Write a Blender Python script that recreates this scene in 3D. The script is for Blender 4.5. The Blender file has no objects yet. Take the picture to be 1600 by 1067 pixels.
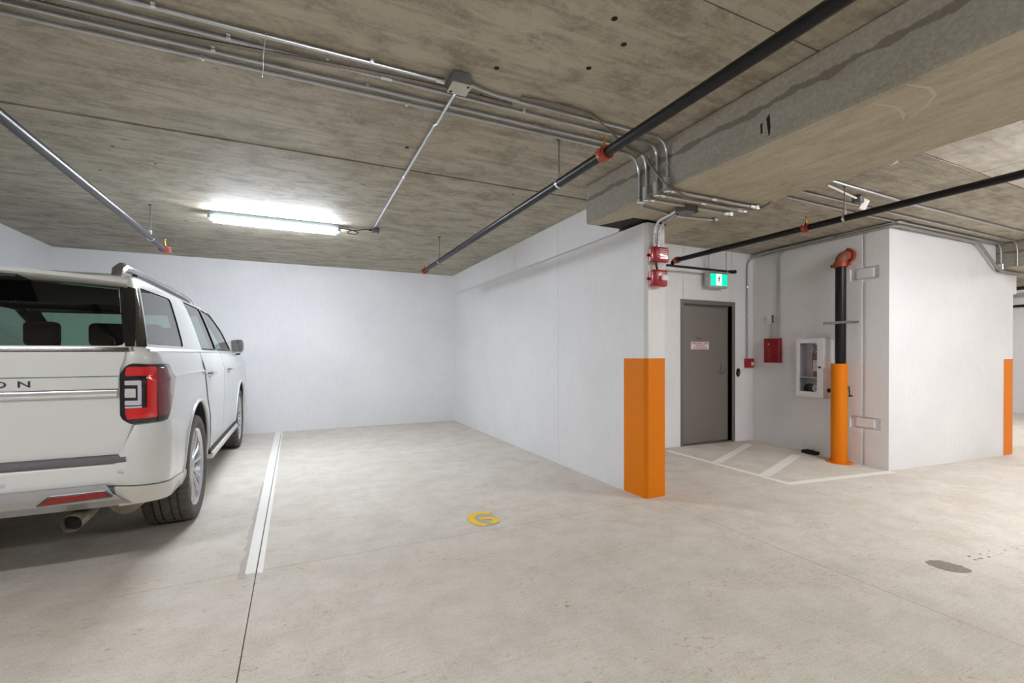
import bpy, bmesh, math, random
from mathutils import Vector, Matrix
from math import radians as rad, sin, cos, pi, sqrt
random.seed(7)
SC = bpy.context.scene
COL = SC.collection

# ---------------------------------------------------------------- camera
def set_camera():
    y, p, r = 0.43996301, 0.00741358, -0.00302296
    Rz = Matrix(((cos(y), -sin(y), 0), (sin(y), cos(y), 0), (0, 0, 1)))
    B = Matrix(((1, 0, 0), (0, 0, -1), (0, 1, 0)))
    Rx = Matrix(((1, 0, 0), (0, cos(p), -sin(p)), (0, sin(p), cos(p))))
    Rr = Matrix(((cos(r), -sin(r), 0), (sin(r), cos(r), 0), (0, 0, 1)))
    R = Rr @ Rx @ B @ Rz                       # world -> right, down, forward
    M = Matrix((R[0], -R[1], -R[2])).transposed()
    cam = bpy.data.cameras.new('camera')
    cam.sensor_width = 36.0
    cam.lens = 719.69 / 1600 * 36
    cam.shift_y = (558.996 - 533.5) / 1600
    cam.clip_start = 0.02
    cam.clip_end = 200
    o = bpy.data.objects.new('camera', cam)
    COL.objects.link(o)
    o.matrix_world = Matrix.Translation((0, 0, 1.28)) @ M.to_4x4()
    SC.camera = o
set_camera()

# ---------------------------------------------------------------- world, exposure, lamps
LAMP_BAY = 142.0          # strength of the tubes
LAMP_AISLE = 112.0
W = bpy.data.worlds.new('world')
SC.world = W
W.use_nodes = True
W.node_tree.nodes['Background'].inputs[0].default_value = (0.8, 0.85, 0.9, 1)
W.node_tree.nodes['Background'].inputs[1].default_value = 0.05
SC.view_settings.view_transform = 'Standard'
SC.view_settings.look = 'None'
SC.view_settings.gamma = 1.0
SC.view_settings.exposure = 0.2
SC.view_settings.use_curve_mapping = False
try:
    SC.cycles.use_denoising = True
    SC.cycles.denoiser = 'OPENIMAGEDENOISE'
    SC.cycles.max_bounces = 12
    SC.cycles.diffuse_bounces = 6
    SC.cycles.sample_clamp_indirect = 6.0
    SC.cycles.caustics_reflective = False
    SC.cycles.caustics_refractive = False
except Exception:
    pass
# (x, y, rot) centres of the lamps; the first hangs in the bay, the others are unseen, assumed over the aisle behind the camera and to the right; the last is added to brighten the left foreground
LAMPS = [(-0.17, 5.84, 0), (0.6, -1.7, 0), (5.25, 0.75, 0), (7.9, 0.0, 0), (11.8, 3.6, 90), (12.2, 0.2, 0), (-2.6, 0.5, 0)]

# ---------------------------------------------------------------- materials
def s2l(c):
    return tuple((v / 255 / 12.92) if v / 255 <= 0.04045 else ((v / 255 + 0.055) / 1.055) ** 2.4 for v in c) + (1.0,)
MATS = {}
class NT:
    def __init__(s, name):
        s.m = bpy.data.materials.new(name)
        s.m.use_nodes = True
        s.t = s.m.node_tree
        s.b = s.t.nodes['Principled BSDF']
        s.out = s.t.nodes['Material Output']
        MATS[name] = s.m
    def n(s, typ, **kw):
        nd = s.t.nodes.new(typ)
        for k, v in kw.items():
            if k.startswith('i_'):
                nd.inputs[k[2:].replace('_', ' ')].default_value = v
            else:
                setattr(nd, k, v)
        return nd
    def l(s, a, b):
        s.t.links.new(a, b)
    def pos(s, scale=(1, 1, 1)):
        g = s.n('ShaderNodeNewGeometry')
        m = s.n('ShaderNodeVectorMath', operation='MULTIPLY')
        m.inputs[1].default_value = scale
        s.l(g.outputs['Position'], m.inputs[0])
        return m.outputs[0]
    def noise(s, vec, scale, detail=3, rough=0.55, dist=0.0):
        nd = s.n('ShaderNodeTexNoise')
        nd.inputs['Scale'].default_value = scale
        nd.inputs['Detail'].default_value = detail
        nd.inputs['Roughness'].default_value = rough
        nd.inputs['Distortion'].default_value = dist
        s.l(vec, nd.inputs['Vector'])
        return nd.outputs['Fac']
    def ramp(s, fac, a, b, va=0.0, vb=1.0):
        nd = s.n('ShaderNodeMapRange')
        nd.inputs['From Min'].default_value = a
        nd.inputs['From Max'].default_value = b
        nd.inputs['To Min'].default_value = va
        nd.inputs['To Max'].default_value = vb
        s.l(fac, nd.inputs['Value'])
        return nd.outputs[0]
    def mix(s, fac, a, b, typ='MIX'):
        nd = s.n('ShaderNodeMix', data_type='RGBA', blend_type=typ)
        for sock, v in ((nd.inputs['Factor'], fac), (nd.inputs['A'], a), (nd.inputs['B'], b)):
            if isinstance(v, (tuple, list)):
                sock.default_value = v
            elif isinstance(v, (int, float)):
                sock.default_value = v
            else:
                s.l(v, sock)
        return nd.outputs['Result']
    def math(s, op, a, b=None):
        nd = s.n('ShaderNodeMath', operation=op)
        for i, v in enumerate((a, b)):
            if v is None:
                continue
            if isinstance(v, (int, float)):
                nd.inputs[i].default_value = v
            else:
                s.l(v, nd.inputs[i])
        return nd.outputs[0]
    def bump(s, h, strength=0.2, dist=0.01):
        nd = s.n('ShaderNodeBump')
        nd.inputs['Strength'].default_value = strength
        nd.inputs['Distance'].default_value = dist
        s.l(h, nd.inputs['Height'])
        s.l(nd.outputs[0], s.b.inputs['Normal'])
    def base(s, v):
        if isinstance(v, (tuple, list)):
            s.b.inputs['Base Color'].default_value = v
        else:
            s.l(v, s.b.inputs['Base Color'])

def simple(name, rgb, rough=0.5, metal=0.0, coat=0.0, var=0.04, spec=0.5, vscale=14):
    t = NT(name)
    c = s2l(rgb)
    f = t.noise(t.pos(), vscale, 3)
    d = tuple(max(0, x * (1 - var * 2)) for x in c[:3]) + (1,)
    e = tuple(min(1, x * (1 + var)) for x in c[:3]) + (1,)
    t.base(t.mix(f, d, e))
    t.b.inputs['Roughness'].default_value = rough
    t.b.inputs['Metallic'].default_value = metal
    t.b.inputs['Coat Weight'].default_value = coat
    t.b.inputs['Coat Roughness'].default_value = 0.05
    t.b.inputs['Specular IOR Level'].default_value = spec
    return t.m

def emitter(name, rgb, strength):
    t = NT(name)
    t.base(s2l(rgb))
    t.b.inputs['Emission Color'].default_value = s2l(rgb)
    t.b.inputs['Emission Strength'].default_value = strength
    t.b.inputs['Roughness'].default_value = 0.4
    return t.m

def glass(name, tint, rough=0.02):
    t = NT(name)
    tr = t.n('ShaderNodeBsdfTransparent')
    tr.inputs[0].default_value = tint
    gl = t.n('ShaderNodeBsdfGlossy')
    gl.inputs['Color'].default_value = (1, 1, 1, 1)
    gl.inputs['Roughness'].default_value = rough
    fr = t.n('ShaderNodeFresnel')
    ge = t.n('ShaderNodeNewGeometry')                       # a thin pane: same reflectance from both faces
    t.l(t.ramp(ge.outputs['Backfacing'], 0, 1, 1.5, 1 / 1.5), fr.inputs['IOR'])
    mx = t.n('ShaderNodeMixShader')
    t.l(fr.outputs[0], mx.inputs[0])
    t.l(tr.outputs[0], mx.inputs[1])
    t.l(gl.outputs[0], mx.inputs[2])
    t.l(mx.outputs[0], t.out.inputs['Surface'])
    return t.m

def m_floor():
    t = NT('concrete_floor')
    big = t.noise(t.pos(), 0.7, 4, 0.6)
    mid = t.noise(t.pos((1, 1, 1)), 4.0, 6, 0.7)
    fine = t.noise(t.pos(), 110, 3, 0.75)
    broom = t.noise(t.pos((2.0, 60, 1)), 1.6, 3, 0.65)          # broom strokes running across the bay
    pits = t.noise(t.pos((22, 46, 22)), 1.0, 4, 0.75, 0.6)
    pits2 = t.noise(t.pos((95, 130, 95)), 1.0, 3, 0.75, 0.4)
    tan = t.noise(t.pos((1.6, 2.4, 1)), 1.3, 4, 0.65)
    c = t.mix(t.ramp(big, .3, .7), s2l((206, 199, 189)), s2l((220, 213, 204)))
    c = t.mix(t.ramp(mid, .42, .68, 0, .6), c, s2l((182, 174, 161)))
    c = t.mix(t.ramp(tan, .5, .75, 0, .5), c, s2l((202, 190, 166)))
    c = t.mix(t.ramp(broom, .42, .72, 0, .28), c, s2l((170, 162, 150)))
    c = t.mix(t.ramp(fine, .42, .7, 0, .4), c, s2l((236, 232, 225)))
    c = t.mix(t.ramp(pits2, .56, .68, 0, .5), c, s2l((140, 132, 120)))
    c = t.mix(t.math('MULTIPLY', t.ramp(pits, .57, .68, 0, .7), t.ramp(tan, .45, .65)), c, s2l((112, 104, 90)))
    t.base(c)
    t.b.inputs['Roughness'].default_value = 0.75
    t.b.inputs['Specular IOR Level'].default_value = 0.3
    t.bump(t.math('ADD', broom, t.math('MULTIPLY', fine, .6)), .25, .004)
m_floor()
def m_ceiling(name, a, b, dark, xs=.55, ys=9.0):
    t = NT(name)
    big = t.noise(t.pos((.9, 1.2, 1)), 0.8, 5, 0.65)
    grain = t.noise(t.pos((xs, ys, 6)), 2.2, 6, 0.7, 0.3)
    mott = t.noise(t.pos((1, 1.7, 1)), 3.2, 7, 0.75, .4)
    fine = t.noise(t.pos(), 55, 4, 0.75)
    spot = t.noise(t.pos((5, 9, 5)), 1.2, 4, 0.65)
    rust = t.noise(t.pos((1.1, 1.1, 1)), 1.7, 3, .6)
    c = t.mix(t.ramp(big, .3, .7), s2l(a), s2l(b))
    c = t.mix(t.ramp(grain, .45, .68, 0, .5), c, s2l(dark))
    c = t.mix(t.ramp(mott, .45, .64, 0, .7), c, s2l(dark))
    c = t.mix(t.ramp(rust, .62, .76, 0, .3), c, s2l((150, 122, 84)))
    c = t.mix(t.ramp(fine, .4, .75, 0, .35), c, s2l((196, 191, 180)))
    c = t.mix(t.ramp(spot, .64, .76, 0, .65), c, s2l(tuple(v * .6 for v in dark)))
    t.base(c)
    t.b.inputs['Roughness'].default_value = 0.7
    t.b.inputs['Specular IOR Level'].default_value = 0.3
    t.bump(t.math('ADD', grain, fine), .3, .004)
m_ceiling('concrete_ceiling', (170, 162, 145), (186, 179, 162), (112, 103, 87))
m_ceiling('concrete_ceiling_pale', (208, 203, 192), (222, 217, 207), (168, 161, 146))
def m_beam():
    t = NT('concrete_beam')
    g = t.n('ShaderNodeNewGeometry')
    sp = t.n('ShaderNodeSeparateXYZ')
    t.l(g.outputs['Position'], sp.inputs[0])
    Zc = sp.outputs['Z']
    wob = t.noise(t.pos((0, 3.0, 0)), 1.0, 3, 0.6)
    wid = t.noise(t.pos((0, 4.2, 0)), 1.6, 3, 0.6)
    rag = t.noise(t.pos((0, 20, 20)), 1.2, 4, 0.7)
    ctr = t.math('ADD', t.math('MULTIPLY', wob, .07), 2.640)
    dd = t.math('ABSOLUTE', t.math('SUBTRACT', t.math('ADD', Zc, t.math('MULTIPLY', rag, .02)), t.math('ADD', ctr, .01)))
    hw = t.math('ADD', t.ramp(wid, .35, .7, .004, .028), .004)
    band = t.ramp(t.math('SUBTRACT', dd, hw), -.004, .003, .7, 0)    # rough pour line along the beam
    low = t.ramp(t.math('SUBTRACT', Zc, ctr), -.01, .01, 1, 0)
    grain = t.noise(t.pos((9, .55, 9)), 2.0, 5, 0.65, .3)
    mott = t.noise(t.pos((1.6, 1, 1.6)), 3.0, 7, .75, .4)
    big = t.noise(t.pos(), 1.3, 4)
    fine = t.noise(t.pos(), 60, 3)
    side = t.math('GREATER_THAN', Zc, 2.4625)
    c0 = t.mix(t.ramp(big, .3, .7), s2l((170, 162, 140)), s2l((184, 176, 155)))          # soffit
    c1 = t.mix(low, s2l((150, 144, 132)), s2l((146, 143, 135)))                            # sides, two pours
    c = t.mix(side, c0, c1)
    c = t.mix(t.ramp(grain, .42, .72, 0, .4), c, s2l((132, 124, 106)))
    c = t.mix(t.ramp(mott, .46, .68, 0, .5), c, s2l((126, 119, 104)))
    c = t.mix(t.ramp(fine, .4, .75, 0, .3), c, s2l((196, 191, 178)))
    c = t.mix(t.math('MULTIPLY', band, side), c, s2l((96, 89, 80)))
    t.base(c)
    t.b.inputs['Roughness'].default_value = .7
    t.b.inputs['Specular IOR Level'].default_value = .3
    t.bump(t.math('ADD', grain, fine), .25, .004)
m_beam()
def m_wall():
    t = NT('white_wall_paint')
    big = t.noise(t.pos(), 1.1, 4, .6)
    f = t.noise(t.pos((1, 1, .35)), 26, 4, .6)
    spk = t.noise(t.pos(), 34, 2, .5)
    c = t.mix(t.ramp(big, .3, .7), s2l((226, 226, 228)), s2l((234, 234, 236)))
    c = t.mix(t.ramp(f, .4, .8, 0, .25), c, s2l((212, 212, 214)))
    c = t.mix(t.ramp(spk, .74, .78, 0, .4), c, s2l((180, 178, 176)))
    t.base(c)
    t.b.inputs['Roughness'].default_value = .55
    t.b.inputs['Specular IOR Level'].default_value = .35
    t.bump(f, .18, .004)
m_wall()
def m_line():
    t = NT('worn_white_line_paint')
    f = t.noise(t.pos((6, 6, 1)), 6, 5, .7)
    g = t.noise(t.pos(), 70, 3, .7)
    c = t.mix(t.ramp(f, .55, .75, 0, .35), s2l((236, 234, 228)), s2l((196, 190, 180)))
    c = t.mix(t.ramp(g, .6, .8, 0, .3), c, s2l((190, 184, 172)))
    t.base(c)
    t.b.inputs['Roughness'].default_value = .6
m_line()
def m_stain():
    t = NT('damp_stain')
    g = t.noise(t.pos(), 60, 4, .7)
    t.base(t.mix(t.ramp(g, .35, .7), s2l((104, 96, 80)), s2l((142, 133, 115))))
    t.b.inputs['Roughness'].default_value = .45
m_stain()
simple('dusty_halo_grey', (188, 180, 171), .8, var=.10, vscale=50)
simple('yellow_paint', (250, 204, 50), .6, var=.08)
simple('orange_paint', (230, 127, 0), .5, var=.03, spec=.25)
simple('joint_dark', (84, 78, 69), .9, var=.1)
simple('ceiling_joint_dark', (70, 62, 50), .9, var=.1)
simple('galvanised', (190, 192, 196), .32, .9, var=.08)
simple('zinc_bright', (222, 224, 228), .22, .9, var=.06)
simple('armoured_cable', (132, 126, 116), .5, .5, var=.1)
simple('grey_conduit', (150, 148, 142), .5, .3, var=.1)
simple('box_grey', (120, 122, 124), .45, .6, var=.12)
simple('box_lid_dusty', (196, 194, 184), .6, .2, var=.1)
simple('black_pipe', (17, 17, 18), .38, .0, var=.2, spec=.35)
simple('grey_pipe', (66, 64, 68), .38, .3, var=.15)
simple('coupling_red', (168, 62, 36), .5, var=.15)
simple('elbow_dusty', (150, 92, 68), .6, var=.25, vscale=22)
simple('brass', (190, 150, 60), .3, .9)
simple('alarm_red', (166, 14, 26), .3, 0, .2, var=.05)
simple('cabinet_red', (140, 10, 24), .3, 0, .3, var=.05)
simple('strobe_clear', (232, 234, 240), .12, 0, .6)
simple('door_grey', (122, 116, 112), .45, var=.03)
simple('frame_grey', (112, 106, 103), .45, var=.03)
simple('steel', (160, 158, 156), .3, .8)
simple('sign_white', (230, 214, 214), .5)
simple('sign_red', (160, 30, 44), .5)
simple('text_dark', (34, 34, 32), .6)
simple('sign_housing', (196, 198, 202), .35, .3)
simple('plastic_white', (230, 226, 218), .5)
simple('cabinet_white', (226, 222, 226), .35)
simple('cabinet_inside', (196, 194, 198), .5)
simple('black_rubber', (22, 22, 22), .7)
simple('dark_brown', (44, 34, 28), .85, var=.3)
simple('chalk', (190, 184, 170), .8)
simple('hole_dark', (24, 20, 16), .9)
simple('lamp_housing', (100, 108, 106), .5)
emitter('lamp_lens_bay', (236, 244, 255), LAMP_BAY)
emitter('lamp_lens_aisle', (251, 251, 253), LAMP_AISLE)
emitter('exit_green', (0, 205, 168), .95)
emitter('exit_white', (240, 255, 250), .9)
# car
def m_paint():
    t = NT('pearl_white_paint')
    f = t.noise(t.pos(), 1.6, 3)
    t.base(t.mix(t.ramp(f, .3, .7), s2l((204, 207, 206)), s2l((211, 214, 213))))
    t.b.inputs['Roughness'].default_value = .32
    t.b.inputs['Coat Weight'].default_value = .8
    t.b.inputs['Coat Roughness'].default_value = .04
m_paint()
simple('dusty_white_paint', (208, 206, 197), .4, 0, .4, var=.06)
simple('car_black_gloss', (14, 13, 16), .12, 0, .6, var=.1)
simple('car_black_trim', (34, 33, 33), .6)
simple('step_pad_grey', (92, 92, 94), .6, var=.15, vscale=60)
simple('exhaust_metal', (150, 140, 124), .4, .35, var=.2)
simple('bright_silver', (232, 234, 238), .22, .8, var=.02)
simple('rail_silver', (158, 156, 156), .22, .9, var=.1)
simple('satin_silver', (196, 196, 198), .3, .75, var=.04)
simple('chrome', (225, 228, 232), .08, 1.0, var=.02)
simple('dark_chrome', (120, 118, 116), .12, 1.0, var=.1)
simple('lens_red', (206, 10, 18), .15, 0, .8, var=.05)
simple('lens_red_dark', (116, 18, 26), .15, 0, .8, var=.06)
simple('reflector_red', (150, 20, 26), .25, 0, .6, var=.1)
simple('lens_grey', (190, 190, 204), .2, 0, .5)
simple('lens_clear', (216, 216, 218), .12, .3, .6, var=.15, vscale=60)
simple('tyre_rubber', (92, 88, 84), .8, var=.2, vscale=40)
simple('wheel_silver', (206, 207, 210), .25, .85, var=.04)
simple('wheel_barrel', (84, 84, 86), .45, .6)
simple('cabin_dark', (26, 25, 27), .8)
simple('seat_dark', (30, 28, 30), .7)
glass('privacy_glass', (.42, .44, .43, 1))
glass('door_glass', (.5, .72, .6, 1))
glass('windscreen_glass', (.55, .95, .70, 1))
glass('clear_pane', (.82, .84, .84, 1))

# ---------------------------------------------------------------- builders
class MB:
    def __init__(s):
        s.v = []; s.f = []
    def add(s, vs, fs):
        b = len(s.v)
        s.v += [tuple(v) for v in vs]
        s.f += [tuple(i + b for i in f) for f in fs]
        return s
    def box(s, x0, x1, y0, y1, z0, z1):
        return s.add([(x0, y0, z0), (x1, y0, z0), (x1, y1, z0), (x0, y1, z0), (x0, y0, z1), (x1, y0, z1), (x1, y1, z1), (x0, y1, z1)],
                     [(0, 3, 2, 1), (4, 5, 6, 7), (0, 1, 5, 4), (1, 2, 6, 5), (2, 3, 7, 6), (3, 0, 4, 7)])
    def obox(s, o, ax, ay, az, x0, x1, y0, y1, z0, z1):
        o = Vector(o); ax = Vector(ax); ay = Vector(ay); az = Vector(az)
        P = lambda x, y, z: o + ax * x + ay * y + az * z
        return s.add([P(x0, y0, z0), P(x1, y0, z0), P(x1, y1, z0), P(x0, y1, z0), P(x0, y0, z1), P(x1, y0, z1), P(x1, y1, z1), P(x0, y1, z1)],
                     [(0, 3, 2, 1), (4, 5, 6, 7), (0, 1, 5, 4), (1, 2, 6, 5), (2, 3, 7, 6), (3, 0, 4, 7)])
    def prism(s, poly, a, b):
        """poly: list of points (Vectors) on one face, a,b: offset vectors"""
        n = len(poly)
        a = Vector(a); b = Vector(b)
        vs = [Vector(p) + a for p in poly] + [Vector(p) + b for p in poly]
        fs = [tuple(range(n))[::-1], tuple(range(n, 2 * n))] + [(i, (i + 1) % n, n + (i + 1) % n, n + i) for i in range(n)]
        return s.add(vs, fs)
    def tube(s, path, r, n=10, cap=True, rf=None):
        path = [Vector(p) for p in path]
        k = len(path)
        T = []
        for i in range(k):
            a = path[max(i - 1, 0)]; b = path[min(i + 1, k - 1)]
            T.append((b - a).normalized())
        up = Vector((0, 0, 1)) if abs(T[0].z) < .9 else Vector((1, 0, 0))
        u = T[0].cross(up).normalized()
        vs = []
        for i in range(k):
            u = (u - T[i] * u.dot(T[i])).normalized()
            w = T[i].cross(u)
            rr = r if rf is None else rf(i, r)
            for j in range(n):
                a = 2 * pi * j / n
                vs.append(path[i] + u * (cos(a) * rr) + w * (sin(a) * rr))
        fs = []
        for i in range(k - 1):
            for j in range(n):
                j2 = (j + 1) % n
                fs.append((i * n + j, i * n + j2, (i + 1) * n + j2, (i + 1) * n + j))
        if cap:
            fs.append(tuple(range(n))[::-1]); fs.append(tuple(range((k - 1) * n, k * n)))
        return s.add(vs, fs)
    def cyl(s, p0, p1, r, n=16):
        return s.tube([p0, p1], r, n)
    def lathe(s, prof, o, ax, n=24, closed=False):
        """prof: list of (radius, height) about axis ax through o"""
        o = Vector(o); ax = Vector(ax).normalized()
        u = ax.orthogonal().normalized(); w = ax.cross(u)
        k = len(prof)
        vs = []
        for (r, h) in prof:
            for j in range(n):
                a = 2 * pi * j / n
                vs.append(o + ax * h + u * (r * cos(a)) + w * (r * sin(a)))
        fs = []
        for i in range(k - 1 + (1 if closed else 0)):
            i2 = (i + 1) % k
            for j in range(n):
                j2 = (j + 1) % n
                fs.append((i * n + j, i * n + j2, i2 * n + j2, i2 * n + j))
        if not closed:
            if prof[0][0] > 1e-5: fs.append(tuple(range(n))[::-1])
            if prof[-1][0] > 1e-5: fs.append(tuple(range((k - 1) * n, k * n)))
        return s.add(vs, fs)
    def sphere(s, c, r, n=12, m=8, sz=1.0):
        prof = [(max(1e-6, r * sin(pi * i / m)), -r * cos(pi * i / m) * sz) for i in range(m + 1)]
        return s.lathe(prof, c, (0, 0, 1), n)
    def build(s, name, mat, parent=None, smooth=True, bevel=0.0, seg=1, loc=None, angle=35):
        me = bpy.data.meshes.new(name)
        off = Vector((0, 0, 0))
        if parent is not None:
            off = wloc(parent)
        elif loc is not None:
            off = Vector(loc)
        me.from_pydata([tuple(Vector(v) - off) for v in s.v], [], s.f)
        bm = bmesh.new(); bm.from_mesh(me)
        bmesh.ops.remove_doubles(bm, verts=bm.verts, dist=1e-6)
        bmesh.ops.recalc_face_normals(bm, faces=bm.faces)
        if bevel > 0:
            ed = [e for e in bm.edges if len(e.link_faces) == 2 and e.calc_face_angle(0) > rad(40)]
            bmesh.ops.bevel(bm, geom=ed, offset=bevel, segments=seg, profile=.5, affect='EDGES', clamp_overlap=True)
        bm.to_mesh(me); bm.free()
        if smooth:
            me.polygons.foreach_set('use_smooth', [True] * len(me.polygons))
            me.set_sharp_from_angle(angle=rad(angle))
        me.materials.append(MATS[mat])
        o = bpy.data.objects.new(name, me)
        COL.objects.link(o)
        if parent is not None:
            o.parent = parent
        elif loc is not None:
            o.location = loc
        return o
def wloc(o):
    v = Vector(o.location)
    while o.parent is not None:
        o = o.parent
        v = v + Vector(o.location)
    return v
def thing(name, label, cat, loc=(0, 0, 0), group=None):
    o = bpy.data.objects.new(name, None)
    o.empty_display_size = .05
    COL.objects.link(o)
    o.location = loc
    tag(o, label, cat, group)
    return o
def tag(o, label, cat, group=None):
    o['label'] = label; o['category'] = cat
    if group: o['group'] = group
    return o
def struct(o, label=None):
    o['kind'] = 'structure'
    if label: o['label'] = label
    return o
def arc(c, a, b, n=8):
    """quarter-ellipse from c+a to c+b"""
    c = Vector(c); a = Vector(a); b = Vector(b)
    return [c + a * cos(pi / 2 * i / n) + b * sin(pi / 2 * i / n) for i in range(n + 1)]
def bend(pts, r=.12, n=7):
    """polyline with rounded corners"""
    pts = [Vector(p) for p in pts]
    out = [pts[0]]
    for i in range(1, len(pts) - 1):
        p = pts[i]
        d0 = (pts[i - 1] - p); d1 = (pts[i + 1] - p)
        rr = min(r, d0.length * .49, d1.length * .49)
        a = p + d0.normalized() * rr; b = p + d1.normalized() * rr
        for k in range(n + 1):
            t = k / n
            out.append(a * (1 - t) ** 2 + p * (2 * t * (1 - t)) + b * t ** 2)
    out.append(pts[-1])
    return out
def text_mesh(txt, size, name, mat, parent, o, ax, az, align='CENTER', extrude=.001, spacing=1.0):
    cu = bpy.data.curves.new('t', 'FONT')
    cu.body = txt; cu.size = size; cu.align_x = align; cu.align_y = 'CENTER'; cu.extrude = extrude
    cu.space_character = spacing; cu.resolution_u = 3
    ob = bpy.data.objects.new('t', cu); COL.objects.link(ob)
    dg = bpy.context.evaluated_depsgraph_get()
    me = bpy.data.meshes.new_from_object(ob.evaluated_get(dg))
    bpy.data.objects.remove(ob)
    ax = Vector(ax); az = Vector(az); an = ax.cross(az); o = Vector(o)
    off = wloc(parent)
    for v in me.vertices:
        c = v.co.copy()
        v.co = o + ax * c.x + az * c.y + an * c.z - off
    me.materials.clear(); me.materials.append(MATS[mat])
    me.name = name
    p = bpy.data.objects.new(name, me); COL.objects.link(p); p.parent = parent
    return p
def dup(root, loc, label=None):
    r = root.copy(); COL.objects.link(r); r.location = loc
    if label: r['label'] = label
    for ch in list(root.children):
        c = ch.copy(); COL.objects.link(c); c.parent = r
        for g in ch.children:
            d = g.copy(); COL.objects.link(d); d.parent = c
    return r

# ================================================================= STRUCTURE
CZ = 2.811           # ceiling
BZ = 2.461           # beam soffit
def fz(x, y):        # floor falls gently towards a drain on the right
    t = min(max((y - 3) / 2, 0), 1)
    return -0.026 * max(0, min(x, 9.2) - 3) * (1.2 - .6 * t)

# floor: cast slabs between saw-cut joints
def floor_patch(x0, x1, y0, y1, dz=0.0, thick=.03):
    xs = [x0]; ys = [y0]
    for b in (3.0, 4.5, 6.0, 7.5, 9.2):
        if x0 + .02 < b < x1 - .02: xs.append(b)
    xs.append(x1)
    for b in (3.0, 3.5, 4.0, 4.5, 5.0):
        if y0 + .02 < b < y1 - .02: ys.append(b)
    ys.append(y1)
    m = MB(); nx = len(xs); ny = len(ys)
    top = [(x, y, fz(x, y) + dz) for y in ys for x in xs]
    bot = [(x, y, z - thick) for x, y, z in top]
    N = nx * ny
    fs = []
    for j in range(ny - 1):
        for i in range(nx - 1):
            a = j * nx + i
            fs.append((a, a + 1, a + nx + 1, a + nx)); fs.append((N + a, N + a + nx, N + a + nx + 1, N + a + 1))
    ring = [i for i in range(nx)] + [j * nx + nx - 1 for j in range(1, ny)] + [(ny - 1) * nx + i for i in range(nx - 2, -1, -1)] + [j * nx for j in range(ny - 2, 0, -1)]
    for k in range(len(ring)):
        a, b = ring[k], ring[(k + 1) % len(ring)]
        fs.append((a, N + a, N + b, b))
    m.add(top + bot, fs)
    return m
floor = struct(floor_patch(-10, 20, -7, 9.0, dz=-.008, thick=.15).build('floor', 'joint_dark', smooth=False), 'pale broom-finished concrete floor with thin saw-cut joints')
G = .0025
xb = [-10, -0.215, 2.866, 8.285, 20]
yb = [-7, 3.107, 9.0]
for i in range(4):
    for j in range(2):
        if i == 1 and j == 1:
            continue
        floor_patch(xb[i] + G, xb[i + 1] - G, yb[j] + G, yb[j + 1] - G).build('slab', 'concrete_floor', floor, smooth=False)
floor_patch(xb[1] + G, xb[2] - G, 3.107 + G, 5.94 - .001).build('slab', 'concrete_floor', floor, smooth=False)
floor_patch(xb[1] + G, xb[2] - G, 5.94 + .001, 9.0).build('slab', 'concrete_floor', floor, smooth=False)

# ceiling: cast panels between formwork joints
ceil = struct(MB().box(-10, 20, -7, 9.0, CZ + .012, CZ + .3).build('ceiling', 'ceiling_joint_dark', smooth=False), 'brownish board-marked concrete ceiling')
def cpanel(x0, x1, y0, y1, mat='concrete_ceiling', dz=0):
    return MB().box(x0 + .005, x1 - .005, y0 + .005, y1 - .005, CZ + dz, CZ + .02).build('panel', mat, ceil, smooth=False)
yc = [-7, 1.46, 3.832, 9.0]
for j in range(3):
    cpanel(-10, 2.88, yc[j] + (.008 if j == 2 else 0), yc[j + 1] - (.004 if j == 1 else 0), dz=.003 * (j % 2))
cpanel(2.88, 5.28, 1.862, 9.0)
cpanel(5.28, 20, 1.862, 9.0, dz=.002)
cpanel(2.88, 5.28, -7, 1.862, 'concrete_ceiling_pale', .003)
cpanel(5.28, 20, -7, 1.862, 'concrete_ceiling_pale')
for (x, y, r) in ((.985, 2.275, .013), (1.33, 1.714, .013), (1.482, 1.836, .013), (1.433, 2.067, .013), (.758, 3.424, .014), (-1.2, 4.3, .012), (-1.45, 4.9, .012), (-1.0, 4.55, .01), (1.9, 4.0, .012), (1.0, 2.55, .01), (2.0, 4.9, .012)):
    MB().lathe([(r * 1.15, -.0012), (r, -.003), (r * .5, -.0035)], (x, y, CZ + .003), (0, 0, 1), 12).build('tie_hole', 'hole_dark', ceil)

WP = 'white_wall_paint'
struct(MB().box(-3.27, 2.9, 8.606, 8.8, -.1, CZ + .01).build('wall_back', WP, smooth=False), 'plain white wall at the far end of the parking bay')
struct(MB().box(-3.27, -3.07, 3.0, 8.606, -.1, CZ + .01).build('wall_left', WP, smooth=False), 'white side wall left of the car')
struct(MB().box(-10, -3.07, 2.9, 3.0, -.1, CZ + .01).build('wall_aisle_left', WP, smooth=False), 'white wall of the aisle beyond the frame')
struct(MB().box(-10.2, 20.2, -7.2, -7, -.6, CZ + .01).build('wall_rear', WP, smooth=False), 'white wall behind the viewpoint')
struct(MB().box(-10.2, -10, -7, 3, -.6, CZ + .01).build('wall_aisle_end', WP, smooth=False), 'white end wall of the aisle')
# wall between the bay and the stair lobby; its free end has chamfered corners
wp = [(2.785, 3.185), (2.81, 3.155), (2.998, 3.155), (3.018, 3.18), (3.018, 8.7), (2.785, 8.7)]
mbw = MB()
lowp = [Vector((x, y, 0)) for x, y in wp]
mbw.prism(lowp, (0, 0, -.1), (0, 0, 2.435))
mbw.box(2.785, 3.018, 3.53, 8.7, 2.43, CZ + .01)
wall_bay = struct(mbw.build('wall_right', WP, smooth=False), 'white wall on the right side of the parking bay')
MB().box(2.7842, 2.786, 4.643, 4.649, 0.02, CZ).build('control_joint', 'sign_housing', wall_bay, smooth=False)
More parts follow.
